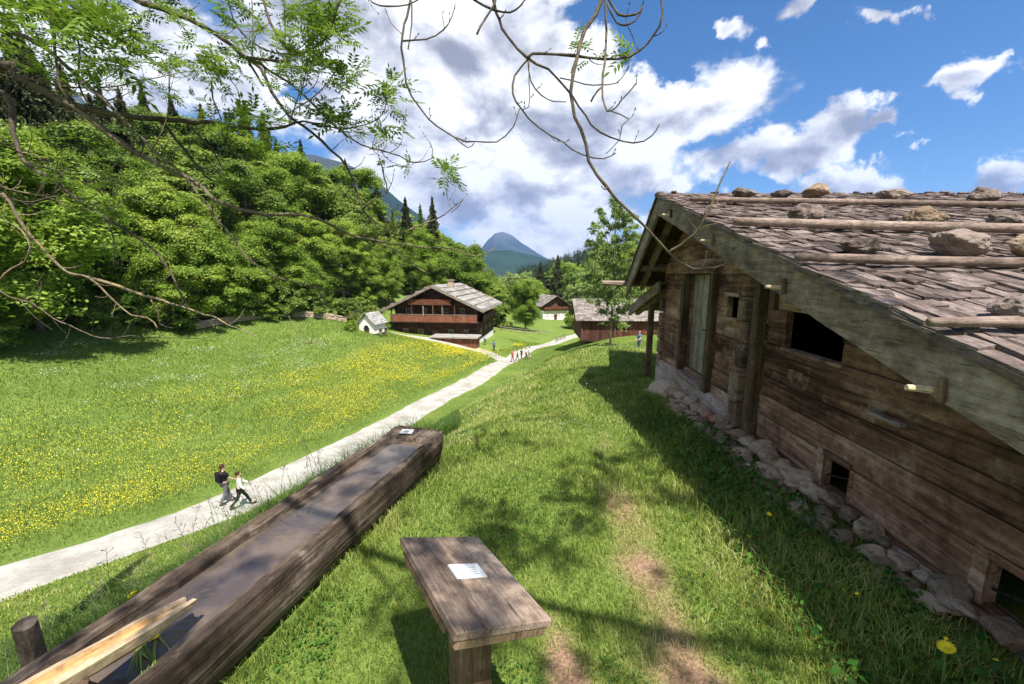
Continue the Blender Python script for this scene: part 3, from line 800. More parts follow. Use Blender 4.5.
# cut flowers floating in the near corner of the water
TRM = Matrix.Translation(T_FAR - TD * T_LEN) @ Matrix.Rotation(T_RZ, 4, 'Z')
fl = empty('floating_flowers', TRM @ Vector((.06, C0 + .2, WZ + .004)), T_RZ + R(-30), 'cut yellow flowers and grass stalks floating in the near end of the trough', 'flowers')
mb = MB()
for i in range(16): blade_strip(mb, (random.uniform(-.1, -.02), random.uniform(-.05, .03), .006 + .003 * i / 16), (random.uniform(.5, 1), random.uniform(-.2, .35), 0), random.uniform(.15, .28), .004, random.uniform(-.1, .1), random.random())
mb.build('stalk', M['grass'], fl)
for i in range(5):
    mb = MB(); c = Vector((random.uniform(-.13, 0), random.uniform(-.05, .07), .014))
    for j in range(9):
        a = 2 * PI * j / 9; d_ = Vector((math.cos(a), math.sin(a), .35)); e = Vector((-math.sin(a), math.cos(a), 0))
        mb.add([c, c + d_ * .012 + e * .006, c + d_ * .022, c + d_ * .012 - e * .006], [(0, 1, 2, 3)])
    mb.build('flower', M['yellow'], fl)

# ------------------------------------------------------------------ reading desk
NL, NR, FL = Vector((-.19, 1.17, .9)), Vector((.16, 1.37, .76)), Vector((-.525, 1.745, .85))
ea = (NR - NL); LA = ea.length; ea.normalize(); eb = (FL - NL); eb -= ea * eb.dot(ea); LB = eb.length; eb.normalize(); en = ea.cross(eb)
pb = NL + ea * LA * .43 + eb * LB * .42; zg = gz(pb.x, pb.y)
desk = empty('reading_desk', (pb.x, pb.y, zg), 0, 'low weathered wooden reading desk with a tilted plank top and a white card', 'reading desk')
bmx = Matrix((ea, eb, en)).transposed().to_4x4(); bmx.translation = NL - Vector((pb.x, pb.y, zg))


def on_board(o): o.matrix_local = bmx; return o


mb = MB(); xs = [0, LA * .36, LA * .7, LA]
for i in range(3): mb.box(((xs[i] + xs[i + 1]) / 2, LB / 2, -.016), (xs[i + 1] - xs[i] - .0012, LB, .032), bev=.004, rnd=.35 + .12 * i)
on_board(mb.build('desk_top', M['desk'], desk))
mb = MB(); mb.box((LA / 2, .03, -.05), (LA - .03, .05, .036), bev=.005); on_board(mb.build('batten', M['desk_post'], desk))
mb = MB(); mb.box((LA / 2, LB - .06, -.05), (LA - .03, .05, .036), bev=.005); on_board(mb.build('batten', M['desk_post'], desk))
mb = MB(); mb.box((.025, LB / 2, -.05), (.04, LB - .18, .036), bev=.005); on_board(mb.build('batten', M['desk_post'], desk))
mb = MB(); mb.box((LA * .5, LB * .53, .0022), (.15, .105, .004)); cd = on_board(mb.build('label_card', M['card'], desk))
mb = MB()
for i in range(4): mb.box((LA * .5 + (.028 if i > 1 else .0), LB * .53 - .03 + .017 * i, .0046), (.04 if i > 1 else .09, .0035, .0006))
wr = mb.build('writing', M['ink'], cd)
mb = MB(); mb.box((0, 0, (.76 - zg) / 2 - .12), (.145, .145, .76 - zg + .2), Matrix.Rotation(math.atan2(ea.y, ea.x), 3, 'Z'), bev=.008); mb.build('post', M['desk_post'], desk)
# ------------------------------------------------------------------ the old ash tree that overhangs the view (trunk out of frame to the left)
ash_p = Vector((-8.3, 4.6, gz(-8.3, 4.6)))
ash = empty('ash_tree', ash_p, 0, 'old ash tree whose mossy limbs and hanging twigs reach over the meadow and sky', 'tree')


class LeafBuf:
    def __init__(s): s.q = []; s.r = []
    def leaflet(s, a, d, side, L, w, rnd, up):
        m = a + d * L * .45; droop = Vector((0, 0, -.12 * L))
        s.q.append((a, m + side * w + up * w * .35, a + d * L + droop, m - side * w + up * w * .35)); s.r.append(rnd)
    def compound(s, p, d, L, rnd):
        d = d.normalized(); side = d.cross(Vector((random.gauss(0, .3), random.gauss(0, .3), 1))).normalized(); up = side.cross(d)
        n = random.choice((4, 4, 5)); p = Vector(p)
        for i in range(n):
            u = .25 + .7 * i / n; c = p + d * L * u - Vector((0, 0, 1)) * L * .18 * u * u
            ll = L * .36 * (1.0 - .35 * abs(u - .55)); 
            for sg in (-1, 1):
                dd = (side * sg * .85 + d * .55 + up * random.uniform(-.25, .1)).normalized()
                s.leaflet(c, dd, dd.cross(up).normalized(), ll, ll * .17, min(1, max(0, rnd + random.uniform(-.15, .15))), up)
        c = p + d * L - Vector((0, 0, 1)) * L * .18
        s.leaflet(c, d, side, L * .36, L * .06, rnd, up)
        s.q.append((p + side * .0018, p - side * .0018, c - side * .001, c + side * .001)); s.r.append(rnd)
    def tuft(s, p, n, L, up=(0, 0, 1)):
        base = random.uniform(.25, .8)
        for i in range(n):
            d = Vector((random.gauss(0, 1), random.gauss(0, 1), random.gauss(.35, .5)))
            s.compound(Vector(p) + Vector((random.gauss(0, .01), random.gauss(0, .01), random.gauss(0, .01))), d, L * random.uniform(.65, 1.15), base + random.uniform(-.2, .2))


LB_ = LeafBuf(); TIPS = []


def px_line(pts, d0, d1, seed):
    """a limb: its traced course given a real distance that changes along it"""
    n = len(pts); out = []
    for i, (x, y) in enumerate(pts):
        u = i / max(1, n - 1); out.append(at(x, y, d0 + (d1 - d0) * u + .1 * mnoise.noise((u * 3, seed * 3.7, 1))))
    return out


def refine(P, seg=.09):
    out = []
    for i in range(len(P) - 1):
        p0 = P[max(i - 1, 0)]; p1 = P[i]; p2 = P[i + 1]; p3 = P[min(i + 2, len(P) - 1)]; n = max(2, min(14, int((p2 - p1).length / seg)))
        for k in range(n):
            u = k / n; out.append(.5 * ((2 * p1) + (p2 - p0) * u + (2 * p0 - 5 * p1 + 4 * p2 - p3) * u * u + (3 * p1 - p0 - 3 * p2 + p3) * u ** 3))
    out.append(P[-1]); return out


def limb(P, r0, r1, mat='branch', twigs=0, seed=0, leafy=0, tw_len=.28, parent=None, buds=True):
    parent = ash if parent is None else parent
    P = refine([Vector(p) for p in P]); n = len(P); mb = MB(); rg = random.Random(seed)
    Q = [p + Vector((mnoise.noise((i * .6, seed, 1)), mnoise.noise((i * .6, seed, 2)), mnoise.noise((i * .6, seed, 3)))) * min(.02, r0 * 1.2) for i, p in enumerate(P)]
    rr = [(r0 + (r1 - r0) * (i / (n - 1)) ** .8) * (1 + .16 * mnoise.noise((i * .9, seed, 8)) + (.22 if i % 9 == 4 else 0)) for i in range(n)]
    mb.tube([p - ash_p for p in Q], rr, 7 if r0 > .012 else 5, rnd=rg.random())
    for k in range(twigs):
        i = rg.randrange(int(n * .15), n); p = Q[i]; t = (Q[min(i + 1, n - 1)] - Q[max(i - 1, 0)]).normalized()
        d = Vector((rg.gauss(0, 1), rg.gauss(0, 1), rg.gauss(0, 1))); d = (d - t * d.dot(t)).normalized() * .8 + t * .7; L = tw_len * rg.uniform(.35, 1.2); pts = [p]
        for j in range(5):
            d = (d + Vector((rg.gauss(0, .16), rg.gauss(0, .16), .26))).normalized(); pts.append(pts[-1] + d * L / 5)
        r_ = min(rr[i] * .55, .006); mb.tube([q - ash_p for q in pts], [r_ * (1 - .12 * j) for j in range(6)], 4, rnd=rg.random())
        if buds:
            e = pts[-1] - ash_p; mb.tube([e, e + d * .008, e + d * .022], [.003, .0052, .001], 4, rnd=0)
            for j in (2, 3): mb.tube([pts[j] - ash_p, pts[j] - ash_p + Vector((rg.gauss(0, .008), rg.gauss(0, .008), .012))], [.0035, .001], 4, rnd=0)
        if rg.random() < leafy: LB_.tuft(pts[-1] - ash_p, rg.randint(3, 6), rg.uniform(.11, .2))
        TIPS.append(pts[-1])
    return mb.build('branch', M[mat], parent, True)


mb = MB(); mb.tube([(0, 0, -.4), (.03, .02, .6), (.1, 0, 2.4), (.2, -.05, 4.8), (.25, -.1, 7.2), (.4, -.2, 9.4), (.8, -.5, 12.5)], [.5, .4, .34, .31, .28, .22, .08], 14, jit=.1)
mb.build('trunk', M['branch'], ash, True)
tw = lambda x, y, z: Vector((x, y, z)) + ash_p
fork = tw(.2, -.05, 6.9)
A1 = [(-.0, 66), (20, 78), (45, 92), (72, 105), (100, 112), (128, 116), (162, 120), (202, 122), (220, 124), (252, 129), (274, 129), (294, 123), (322, 123)]
limb([fork, tw(1.2, .0, 7.9)] + px_line(A1, 4.3, 4.0, 1), .085, .008, seed=1, twigs=14, leafy=.25)
limb(px_line([(66, 102), (85, 114), (110, 135), (150, 160), (194, 181), (215, 200), (232, 206), (260, 214), (303, 215), (327, 223), (352, 235), (395, 244), (433, 248), (451, 248), (477, 257), (496, 247)], 4.2, 4.6, 2), .036, .005, 'branch', 14, 2, .1)
limb([tw(.2, 0, 6.2), tw(1.2, .1, 7.0)] + px_line([(-6, 95), (15, 140), (26, 163), (53, 181), (79, 201), (102, 216), (123, 228), (155, 251), (175, 280), (183, 304)], 4.4, 4.2, 3), .05, .008, 'branch', 12, 3, .15)
limb([tw(.2, 0, 5.6), tw(1.2, .1, 6.2)] + px_line([(-8, 197), (20, 222), (44, 250), (67, 272), (88, 277), (108, 295), (132, 315), (148, 318), (158, 328)], 4.5, 4.4, 4), .032, .007, 'twig', 10, 4, .1)
limb(px_line([(88, 277), (118, 286), (146, 296), (187, 308), (205, 315), (217, 318), (241, 330), (261, 338)], 4.45, 4.6, 5), .02, .005, 'twig', 6, 5, 0)
limb(px_line([(-6, 28), (13, 33), (40, 44), (66, 66), (88, 85), (114, 110), (140, 136), (153, 150), (185, 176), (205, 204), (226, 229), (247, 257), (272, 275), (309, 286), (350, 293)], 3.9, 4.5, 6), .024, .005, 'branch', 16, 6, .15)
limb(px_line([(47, -10), (53, 33), (56, 61), (61, 88), (70, 104)], 3.7, 3.9, 7), .016, .008, 'branch', 5, 7, .4)
limb(px_line([(58, -8), (70, 3), (92, 18), (110, 31), (127, 45)], 3.5, 3.5, 8), .026, .021, 'branch', 3, 8, .6, buds=False)
limb(px_line([(120, -14), (136, 0), (149, 5), (175, 13), (200, 25), (224, 40), (248, 58), (261, 68), (272, 92), (287, 114), (312, 132), (331, 150), (348, 169), (363, 209), (376, 222), (398, 236)], 3.7, 4.3, 9), .027, .007, 'branch', 14, 9, .2)
limb(px_line([(224, 38), (240, 54), (261, 64), (268, 70), (294, 86), (320, 112), (338, 129), (362, 145), (380, 150), (400, 156), (414, 163), (432, 158), (431, 142)], 3.75, 3.9, 10), .015, .004, 'branch', 14, 10, .35)
limb(px_line([(248, 58), (268, 60), (288, 62)], 3.75, 3.6, 11), .014, .01, 'branch', 1, 11, 0, buds=False)
limb(px_line([(248, 60), (256, 74), (263, 86)], 3.75, 3.7, 12), .012, .009, 'branch', 0, 12, 0, buds=False)
limb(px_line([(262, -12), (264, 2), (270, 22), (285, 46), (303, 53), (320, 44), (331, 29), (336, 11), (343, -6)], 3.3, 3.2, 13), .01, .009, 'branch', 8, 13, .5)
limb(px_line([(226, -8), (233, 18), (248, 39), (274, 53), (303, 53)], 3.5, 3.35, 14), .007, .006, 'branch', 6, 14, .4)
for i, pts in enumerate([[(252, 56), (253, 30), (252, 2)], [(285, 45), (285, 20), (284, -4)], [(313, 50), (312, 22), (313, -4)], [(150, 152), (167, 118), (169, 58)], [(344, 60), (328, 82), (310, 100), (290, 112), (277, 121)], [(310, 53), (306, 72), (300, 100)], [(290, 124), (298, 96), (307, 84)]]):
    limb(px_line(pts, 3.5, 3.5, 20 + i), .006, .004, 'branch', 5, 20 + i, .55, .18)
limb(px_line([(211, 81), (213, 99), (221, 118), (223, 136), (234, 141)], 3.9, 3.9, 30), .008, .005, 'branch', 4, 30, .5)
limb(px_line([(222, 72), (235, 85), (240, 98), (237, 112)], 3.9, 3.9, 31), .005, .003, 'branch', 3, 31, .7)
limb(px_line([(312, 124), (330, 127), (342, 129), (364, 125), (378, 119), (385, 109), (387, 92)], 3.9, 3.9, 32), .009, .004, 'branch', 7, 32, .6, .2)
limb(px_line([(363, 209), (376, 198), (387, 192), (384, 174), (379, 158)], 4.1, 4.1, 33), .01, .005, 'branch', 5, 33, .2, .2)
limb(px_line([(400, 233), (426, 223), (444, 215), (463, 199), (452, 212), (446, 190)], 4.3, 4.4, 34), .009, .004, 'twig', 6, 34, .5, .2)
limb(px_line([(376, 243), (396, 250), (409, 262), (423, 271), (431, 274)], 4.4, 4.5, 35), .008, .004, 'twig', 4, 35, .2)
limb(px_line([(316, 288), (323, 297), (330, 309), (338, 316), (348, 318), (360, 312)], 4.5, 4.5, 36), .012, .004, 'twig', 4, 36, .0)
limb(px_line([(289, 316), (297, 333), (309, 344), (318, 341), (328, 343)], 4.6, 4.6, 37), .007, .003, 'twig', 3, 37, 0)
limb(px_line([(0, 280), (12, 268), (24, 262), (30, 246), (22, 230), (8, 222), (0, 216)], 4.2, 4.2, 38), .011, .006, 'twig', 5, 38, .1)
limb(px_line([(150, 298), (158, 312), (160, 324), (172, 328)], 4.5, 4.5, 39), .009, .004, 'twig', 2, 39, 0)
limb(px_line([(106, 220), (114, 240), (114, 268)], 4.3, 4.3, 40), .009, .004, 'branch', 3, 40, .1)
limb(px_line([(60, -6), (72, 20), (80, 55), (78, 82), (86, 100)], 4.1, 4.1, 41), .012, .008, 'branch', 3, 41, .4)
limb(px_line([(30, 162), (55, 170), (76, 178), (110, 170), (140, 130)], 4.2, 4.4, 42), .01, .004, 'branch', 6, 42, .2)
limb(px_line([(160, 121), (185, 150), (205, 175), (225, 190)], 4.2, 4.4, 43), .018, .008, 'branch', 5, 43, .1)
limb(px_line([(185, 122), (205, 142), (222, 168), (214, 190)], 4.2, 4.3, 44), .012, .006, 'branch', 4, 44, .1)
for i in range(8):
    rq = random.Random(300 + i); y0 = rq.uniform(20, 290); x = -12.0; y = y0; sl_ = rq.uniform(.15, .75); pts = [(x, y)]
    for k in range(rq.randint(6, 10)):
        st_ = rq.uniform(16, 30); x += st_; y += st_ * sl_ + rq.uniform(-7, 7); sl_ = sl_ * .86 + rq.uniform(-.22, .12); pts.append((x, min(y, 338)))
    limb(px_line(pts, rq.uniform(4.0, 4.9), rq.uniform(4.2, 5.2), 300 + i), rq.uniform(.005, .013), .003, 'twig' if i % 4 == 0 else 'branch', 22, 300 + i, .2, .4)
# thicker old limb higher up carries the hanging twigs in the middle of the sky
OV = [tw(.3, -.1, 8.2), Vector((-5.2, 4.1, 5.2)), Vector((-2.6, 3.6, 5.3)), Vector((-.8, 3.4, 5.6)), Vector((.9, 3.3, 5.7)), Vector((2.2, 3.1, 5.9))]
limb(OV, .12, .03, seed=50, twigs=18, leafy=.5, tw_len=.6)
limb([Vector((-.8, 3.35, 5.55))] + px_line([(412, -90), (410, 0), (404, 25), (402, 47), (404, 72), (412, 97), (429, 119), (454, 137), (476, 142), (497, 141), (513, 128), (519, 110)], 3.4, 3.2, 51), .016, .004, 'branch', 4, 51, 0, .12)
limb(px_line([(360, -20), (372, 2), (388, 6), (407, 5), (421, -2)], 3.3, 3.3, 52), .007, .005, 'branch', 2, 52, 0, .15)
limb(px_line([(403, 41), (426, 39), (444, 30), (452, 16), (455, 4)], 3.3, 3.3, 53), .008, .003, 'branch', 4, 53, 0, .14)
limb(px_line([(385, 8), (391, 23), (402, 34)], 3.3, 3.3, 54), .004, .003, 'branch', 0, 54, 0)
limb(px_line([(454, 137), (468, 148), (474, 143)], 3.2, 3.2, 55), .005, .003, 'branch', 1, 55, 0, .08)
limb(px_line([(411, -6), (412, 24), (408, 50)], 3.3, 3.3, 56), .007, .005, 'branch', 0, 56, 0)
limb([Vector((-.2, 3.3, 5.6))] + px_line([(488, -80), (494, 0), (499, 19), (508, 37), (527, 58), (547, 70), (566, 87), (579, 106), (591, 125), (610, 137), (635, 143), (651, 137), (660, 124)], 3.2, 3.0, 57), .02, .004, 'branch', 4, 57, 0, .12)
limb(px_line([(477, 34), (485, 19), (494, 5), (497, -8)], 3.1, 3.15, 58), .009, .007, 'branch', 0, 58, 0)
limb(px_line([(466, -10), (474, 0), (494, 10), (510, 12), (520, 6), (530, -8)], 3.1, 3.1, 59), .01, .006, 'branch', 2, 59, 0, .1)
limb(px_line([(527, 58), (541, 53), (572, 56), (604, 59), (629, 57), (647, 44), (659, 27), (662, 12), (660, -8)], 3.1, 3.0, 60), .012, .007, 'branch', 5, 60, .1, .12)
limb(px_line([(527, 60), (515, 75), (513, 94), (521, 109), (538, 127), (563, 142), (582, 155), (604, 159), (616, 152)], 3.1, 3.0, 61), .009, .004, 'branch', 4, 61, 0, .1)
limb(px_line([(528, 60), (531, 81), (541, 95), (553, 101), (566, 102)], 3.1, 3.0, 62), .006, .004, 'branch', 1, 62, 0, .08)
limb(px_line([(529, 60), (529, 84), (529, 107), (519, 109)], 3.1, 3.1, 63), .004, .003, 'branch', 2, 63, 0, .08)
limb([Vector((.9, 3.25, 5.65))] + px_line([(620, -80), (602, 0), (585, 31), (576, 59), (571, 91), (576, 116), (585, 144), (597, 175), (616, 199), (644, 225), (668, 252), (684, 265), (701, 269), (727, 264)], 3.0, 2.55, 64), .024, .006, 'branch', 2, 64, .0, .1)
limb(px_line([(668, 253), (680, 245), (694, 233), (708, 213), (721, 181), (730, 162)], 2.65, 2.5, 65), .009, .005, 'twig', 2, 65, 0, .06)
limb(px_line([(694, 233), (706, 226), (719, 223)], 2.6, 2.55, 66), .005, .002, 'twig', 0, 66, 0)
limb(px_line([(697, 230), (690, 222), (686, 215)], 2.6, 2.58, 67), .004, .002, 'twig', 0, 67, 0)
limb([Vector((.9, 3.25, 5.65))] + px_line([(612, -70), (605, 0), (607, 31), (604, 62), (602, 87), (605, 106), (611, 111), (622, 100), (636, 84)], 3.0, 2.9, 68), .016, .005, 'branch', 5, 68, .05, .1)
limb(px_line([(602, 87), (596, 93), (591, 101)], 2.9, 2.9, 69), .008, .006, 'branch', 0, 69, 0)
limb(px_line([(611, 111), (629, 119), (622, 125), (619, 140), (606, 154)], 2.9, 2.9, 70), .005, .003, 'branch', 2, 70, 0, .08)
limb(px_line([(606, -8), (610, 2), (619, 14), (630, 16), (640, 12), (642, 6)], 2.9, 2.9, 71), .009, .008, 'branch', 1, 71, 0, .06)
limb(px_line([(607, 4), (616, 22), (625, 25), (636, 20), (642, 9)], 2.9, 2.9, 72), .007, .006, 'branch', 0, 72, 0)
limb(px_line([(560, 78), (585, 84), (600, 85), (616, 83), (626, 72), (630, 58)], 3.0, 3.0, 73), .005, .003, 'branch', 3, 73, 0, .08)
limb(px_line([(640, 52), (632, 35), (626, 20)], 2.95, 2.9, 74), .004, .003, 'branch', 1, 74, 0, .08)
# limbs over and behind the viewpoint: they shade the lawn
limb([tw(.3, -.1, 8.0), Vector((-5.0, 2.8, 5.0)), Vector((-2.4, 1.2, 5.6)), Vector((-.4, .2, 6.0)), Vector((1.4, -.6, 6.3)), Vector((3.2, -1.2, 6.6)), Vector((4.8, -1.6, 6.8))], .075, .02, seed=80, twigs=40, leafy=.7, tw_len=.8)
for i, (a, bq) in enumerate([((-2.4, 1.2, 5.6), (-.8, -1.6, 6.0)), ((-.4, .2, 6.0), (1.2, 1.2, 6.6)), ((.4, -.2, 6.1), (1.6, -2.4, 6.3)), ((1.4, -.6, 6.3), (3.0, .3, 6.9)), ((1.0, -.5, 6.2), (2.4, -2.2, 5.9)), ((-1.4, .7, 5.8), (.4, 1.7, 6.5)), ((2.4, -1.0, 6.5), (4.2, -2.3, 6.4)), ((-3.2, 1.8, 5.3), (-2.8, -.6, 5.5))]):
    a, bq = Vector(a), Vector(bq); md = (a + bq) / 2 + Vector((.2, .1, .25))
    limb([a, md, bq], .02, .006, seed=81 + i, twigs=26, leafy=.75, tw_len=.6)


def tufts_px(cx, cy, rx, ry, n, d, L=(.13, .22), k=(3, 6)):
    for i in range(n):
        x = random.gauss(cx, rx * .55); y = random.gauss(cy, ry * .55); LB_.tuft(at(x, y, d + random.uniform(-.4, .5)) - ash_p, random.randint(*k), random.uniform(*L))


for a in [(30, 14, 36, 18, 12, 3.7, (.18, .32)), (85, 24, 46, 22, 17, 3.4, (.18, .34)), (115, 50, 26, 16, 8, 3.3, (.18, .3)), (100, 66, 24, 10, 4, 3.8), (145, 38, 8, 8, 3, 3.5), (12, 40, 18, 20, 6, 4.0), (20, 5, 30, 8, 8, 3.8), (210, 70, 18, 14, 8, 3.8), (225, 60, 16, 10, 5, 3.8), (300, 8, 30, 12, 10, 3.4), (318, 40, 16, 26, 10, 3.4), (322, 72, 22, 16, 10, 3.5), (345, 82, 14, 14, 7, 3.7), (252, 118, 20, 10, 8, 3.9), (235, 130, 22, 8, 6, 4.0), (290, 70, 14, 12, 4, 3.5), (340, 115, 16, 10, 7, 3.8), (383, 90, 9, 10, 5, 3.9), (445, 172, 12, 7, 4, 4.1), (200, 8, 30, 8, 5, 3.5), (170, 8, 14, 8, 3, 3.5), (330, 130, 22, 10, 6, 3.9), (265, 140, 30, 10, 5, 4.0), (215, 192, 18, 8, 5, 4.2), (100, 190, 12, 10, 3, 4.2), (50, 60, 50, 20, 8, 3.9, (.12, .2)), (170, 45, 40, 22, 8, 3.7, (.11, .18)), (270, 40, 40, 22, 12, 3.6, (.11, .18)), (40, 150, 60, 30, 7, 4.1, (.1, .16)), (140, 75, 40, 16, 8, 3.8, (.1, .17)), (190, 95, 30, 14, 5, 3.9, (.1, .17)), (340, 20, 8, 24, 6, 3.4)]:
    tufts_px(*a)
for i in range(170):
    q = Vector((random.uniform(-2.2, 4.2), random.uniform(-2.8, 1.6), random.uniform(5.6, 7.2)))
    if q.z < CAM_Z + .95 * q.y + 2.2: continue
    if mnoise.noise(Vector((q.x * .9, q.y * .9, 4))) > -.05: LB_.tuft(q - ash_p, random.randint(4, 7), random.uniform(.2, .34))
for (x, y) in ((575, 42), (583, 50), (570, 52), (590, 58)): LB_.tuft(at(x, y, 3.05) - ash_p, 2, .17)
me = np_quads('foliage', np.array([[tuple(p) for p in q] for q in LB_.q]), np.clip(np.array(LB_.r), 0, 1))
link_mesh('foliage', me, M['ash_leaf'], ash)

# ------------------------------------------------------------------ grass, weeds and flowers
PXY = np.array([(p.x, p.y) for p in smooth_line(PATH, .5)])


def path_side(X, Y):
    """signed distance to the gravel path, positive on the meadow side"""
    xp = np.interp(Y, PXY[:, 1], PXY[:, 0]); sl = np.interp(Y, PXY[:-1, 1], np.diff(PXY[:, 0]) / np.maximum(1e-3, np.diff(PXY[:, 1])))
    return (xp - X) / np.sqrt(1 + sl * sl)


def blades(name, X, Y, H, W, rnd, mat, lean=.45, seg=2, label=None):
    n = len(X); Z = height_np(X, Y) - .005; a = RNG.uniform(0, 2 * PI, n); b = RNG.uniform(0, 2 * PI, n)
    base = np.stack([X, Y, Z], 1); sd_ = np.stack([np.cos(a), np.sin(a), np.zeros(n)], 1) * W[:, None]; ln = RNG.uniform(.05, 1, n) * lean
    off = np.stack([np.cos(b), np.sin(b), np.zeros(n)], 1) * (H * ln)[:, None]; up = np.zeros((n, 3)); up[:, 2] = H
    mid = base + off * .35 + up * .6; tip = base + off * 1.25 + up * (1 - .35 * ln)[:, None]
    V = np.stack([base - sd_, base + sd_, mid - sd_ * .75, mid + sd_ * .75, tip], 1).reshape(-1, 3)
    i0 = np.arange(n) * 5; L = np.stack([i0, i0 + 1, i0 + 3, i0 + 2, i0 + 2, i0 + 3, i0 + 4], 1).ravel()
    st = np.stack([np.arange(n) * 7, np.arange(n) * 7 + 4], 1).ravel(); to = np.tile([4, 3], n)
    o = link_mesh(name, np_mesh(name, V, L, st, to, np.repeat(np.clip(rnd, 0, 1), 5)), mat); return tag(o, label, 'grass' if label else None, None, 'stuff')


def in_cabin(X, Y, m=0):
    x = (X - 2.72) * math.cos(CAB) + Y * math.sin(CAB); y = -(X - 2.72) * math.sin(CAB) + Y * math.cos(CAB)
    return (x > -.08 - m) & (y > .7) & (y < 8.8), x, y


def in_trough(X, Y, m=.0):
    dx, dy = X - T_FAR.x, Y - T_FAR.y; s_ = dx * TD.x + dy * TD.y; q = dx * TD.y - dy * TD.x
    return (s_ < .03 + m) & (s_ > -T_LEN) & (np.abs(q) < .27 + m)


def polar(n, r0, r1, pw, a0, a1):
    u = RNG.random(n); e = 1 - pw + 1; r = (r0 ** e + u * (r1 ** e - r0 ** e)) ** (1 / e); a = np.radians(RNG.uniform(a0, a1, n)); return r * np.sin(a), r * np.cos(a), r


X, Y, r = polar(560000, .75, 26, 1.55, -62, 62)
inc, cx_, cy_ = in_cabin(X, Y); band = (cx_ > -.36) & (cy_ > 1.2) & (cy_ < 7.6)
ps = path_side(X, Y); slope_left = (X < -1.2 - (Y - 4.2) * .02) & (Y < 5.2) & (((X - T_FAR.x) * TD.y - (Y - T_FAR.y) * TD.x) < -.2)
keep = ~inc & ~in_trough(X, Y) & (ps < -1.25) & ~slope_left & (RNG.random(len(X)) > bare_np(X, Y) * .93) & ~(band & (RNG.random(len(X)) < .75))
X, Y, r, cx_ = X[keep], Y[keep], r[keep], cx_[keep]
nz = fbm2(X, Y, .5, 21); nz2 = fbm2(X, Y, 1.7, 22)
weedy = np.clip(1 - np.abs(cx_ + .75) / .7, 0, 1) * (Y < 9)
H = (.026 + .036 * nz + .045 * nz2 ** 2) * RNG.uniform(.6, 1.35, len(X)) * (1 + 1.9 * weedy) * np.where(r > 9, 1.5, 1)
edge = np.clip(1 - (in_trough(X, Y, .16) == 0), 0, 1); H *= 1 + .9 * edge
W = .0016 * np.maximum(1, r / 1.6) ** .85
blades('lawn_grass', X, Y, H, W, .28 + .85 * (nz - .3) + .5 * (nz2 - .5) + RNG.normal(0, .2, len(X)) + .18 * bare_np(X, Y) - .12 * weedy, M['grass'], .7, label='short sunlit lawn grass between the trough and the cabin')

X, Y, r = polar(170000, 1.4, 13, 1.5, -80, -8)
q_ = (X - T_FAR.x) * TD.y - (Y - T_FAR.y) * TD.x; ps = path_side(X, Y)
kp = (((q_ < -.26) & (Y < 5.4)) | ((q_ < -.9) & (Y >= 5.4))) & (ps < -1.3) & ~in_trough(X, Y)
X, Y, r, q_ = X[kp], Y[kp], r[kp], q_[kp]; nz = fbm2(X, Y, .6, 31)
H = (.24 + .36 * nz) * RNG.uniform(.5, 1.4, len(X)) * np.clip(1.0 - (-q_ - .26) * .35, .42, 1.0)
blades('tall_grass', X, Y, H, .0022 * np.maximum(1, r / 2.5) ** .8, .3 + .5 * (nz - .3) + RNG.normal(0, .17, len(X)), M['tall_grass'], .75, label='tall dark green grass on the bank between the trough and the path')

# meadow beyond the path
X, Y, r = polar(330000, 13, 78, 1.35, -62, 8)
ps = path_side(X, Y); Zt = height_np(X, Y)
kp = (ps > 1.28 + .4 * RNG.random(len(X))) & (Zt < -1.2) & ~((np.hypot(X + 12.5, Y - 72) < 13)); X, Y, r, ps = X[kp], Y[kp], r[kp], ps[kp]
nz = fbm2(X, Y, 3, 41); nz2 = fbm2(X, Y, 14, 42); near = np.clip(1 - (ps - 1.5) / 1.2, 0, 1)
H = (.1 + .2 * nz) * RNG.uniform(.6, 1.3, len(X)) * (1 - .6 * near)
blades('meadow_grass', X, Y, H, .006 * (r / 16) ** .9, .25 + .55 * (nz - .3) + .35 * (nz2 - .45) + RNG.normal(0, .16, len(X)), M['meadow'], .9, label='green hay meadow grass beyond the gravel path')

X, Y, r = polar(150000, 12, 75, 1.35, -25, 30)
ps = path_side(X, Y); kp = (ps < -1.28 - .4 * RNG.random(len(X))) & (r > 13); X, Y, r, ps = X[kp], Y[kp], r[kp], ps[kp]; nz = fbm2(X, Y, 2.5, 45)
blades('slope_grass', X, Y, (.06 + .12 * nz) * RNG.uniform(.6, 1.3, len(X)), .006 * (r / 16) ** .9, .35 + .6 * (nz - .3) + RNG.normal(0, .16, len(X)) + .35 * np.clip(1 - (-ps - 1.5) / 1.5, 0, 1), M['meadow'], .9, label='grass on the slope right of the gravel path and round the barn')


def dots(name, X, Y, Hh, S, mat, label):
    n = len(X); Z = height_np(X, Y) + Hh; c = np.stack([X, Y, Z], 1); a = RNG.uniform(0, 2 * PI, n); t = RNG.normal(0, .35, (n, 2))
    u = np.stack([np.cos(a), np.sin(a), t[:, 0]], 1) * S[:, None]; v = np.stack([-np.sin(a), np.cos(a), t[:, 1]], 1) * S[:, None]
    w_ = np.zeros((n, 3)); w_[:, 2] = -S * .7
    Q = np.stack([np.stack([c + u, c + v, c - u + w_ * 0, c - v], 1), np.stack([c + u + w_ * .2, c + w_ + v * .1, c - u + w_ * .2, c + w_ * .1], 1)], 1).reshape(-1, 4, 3)
    return tag(link_mesh(name, np_quads(name, Q), mat), label, 'flowers', None, 'stuff')


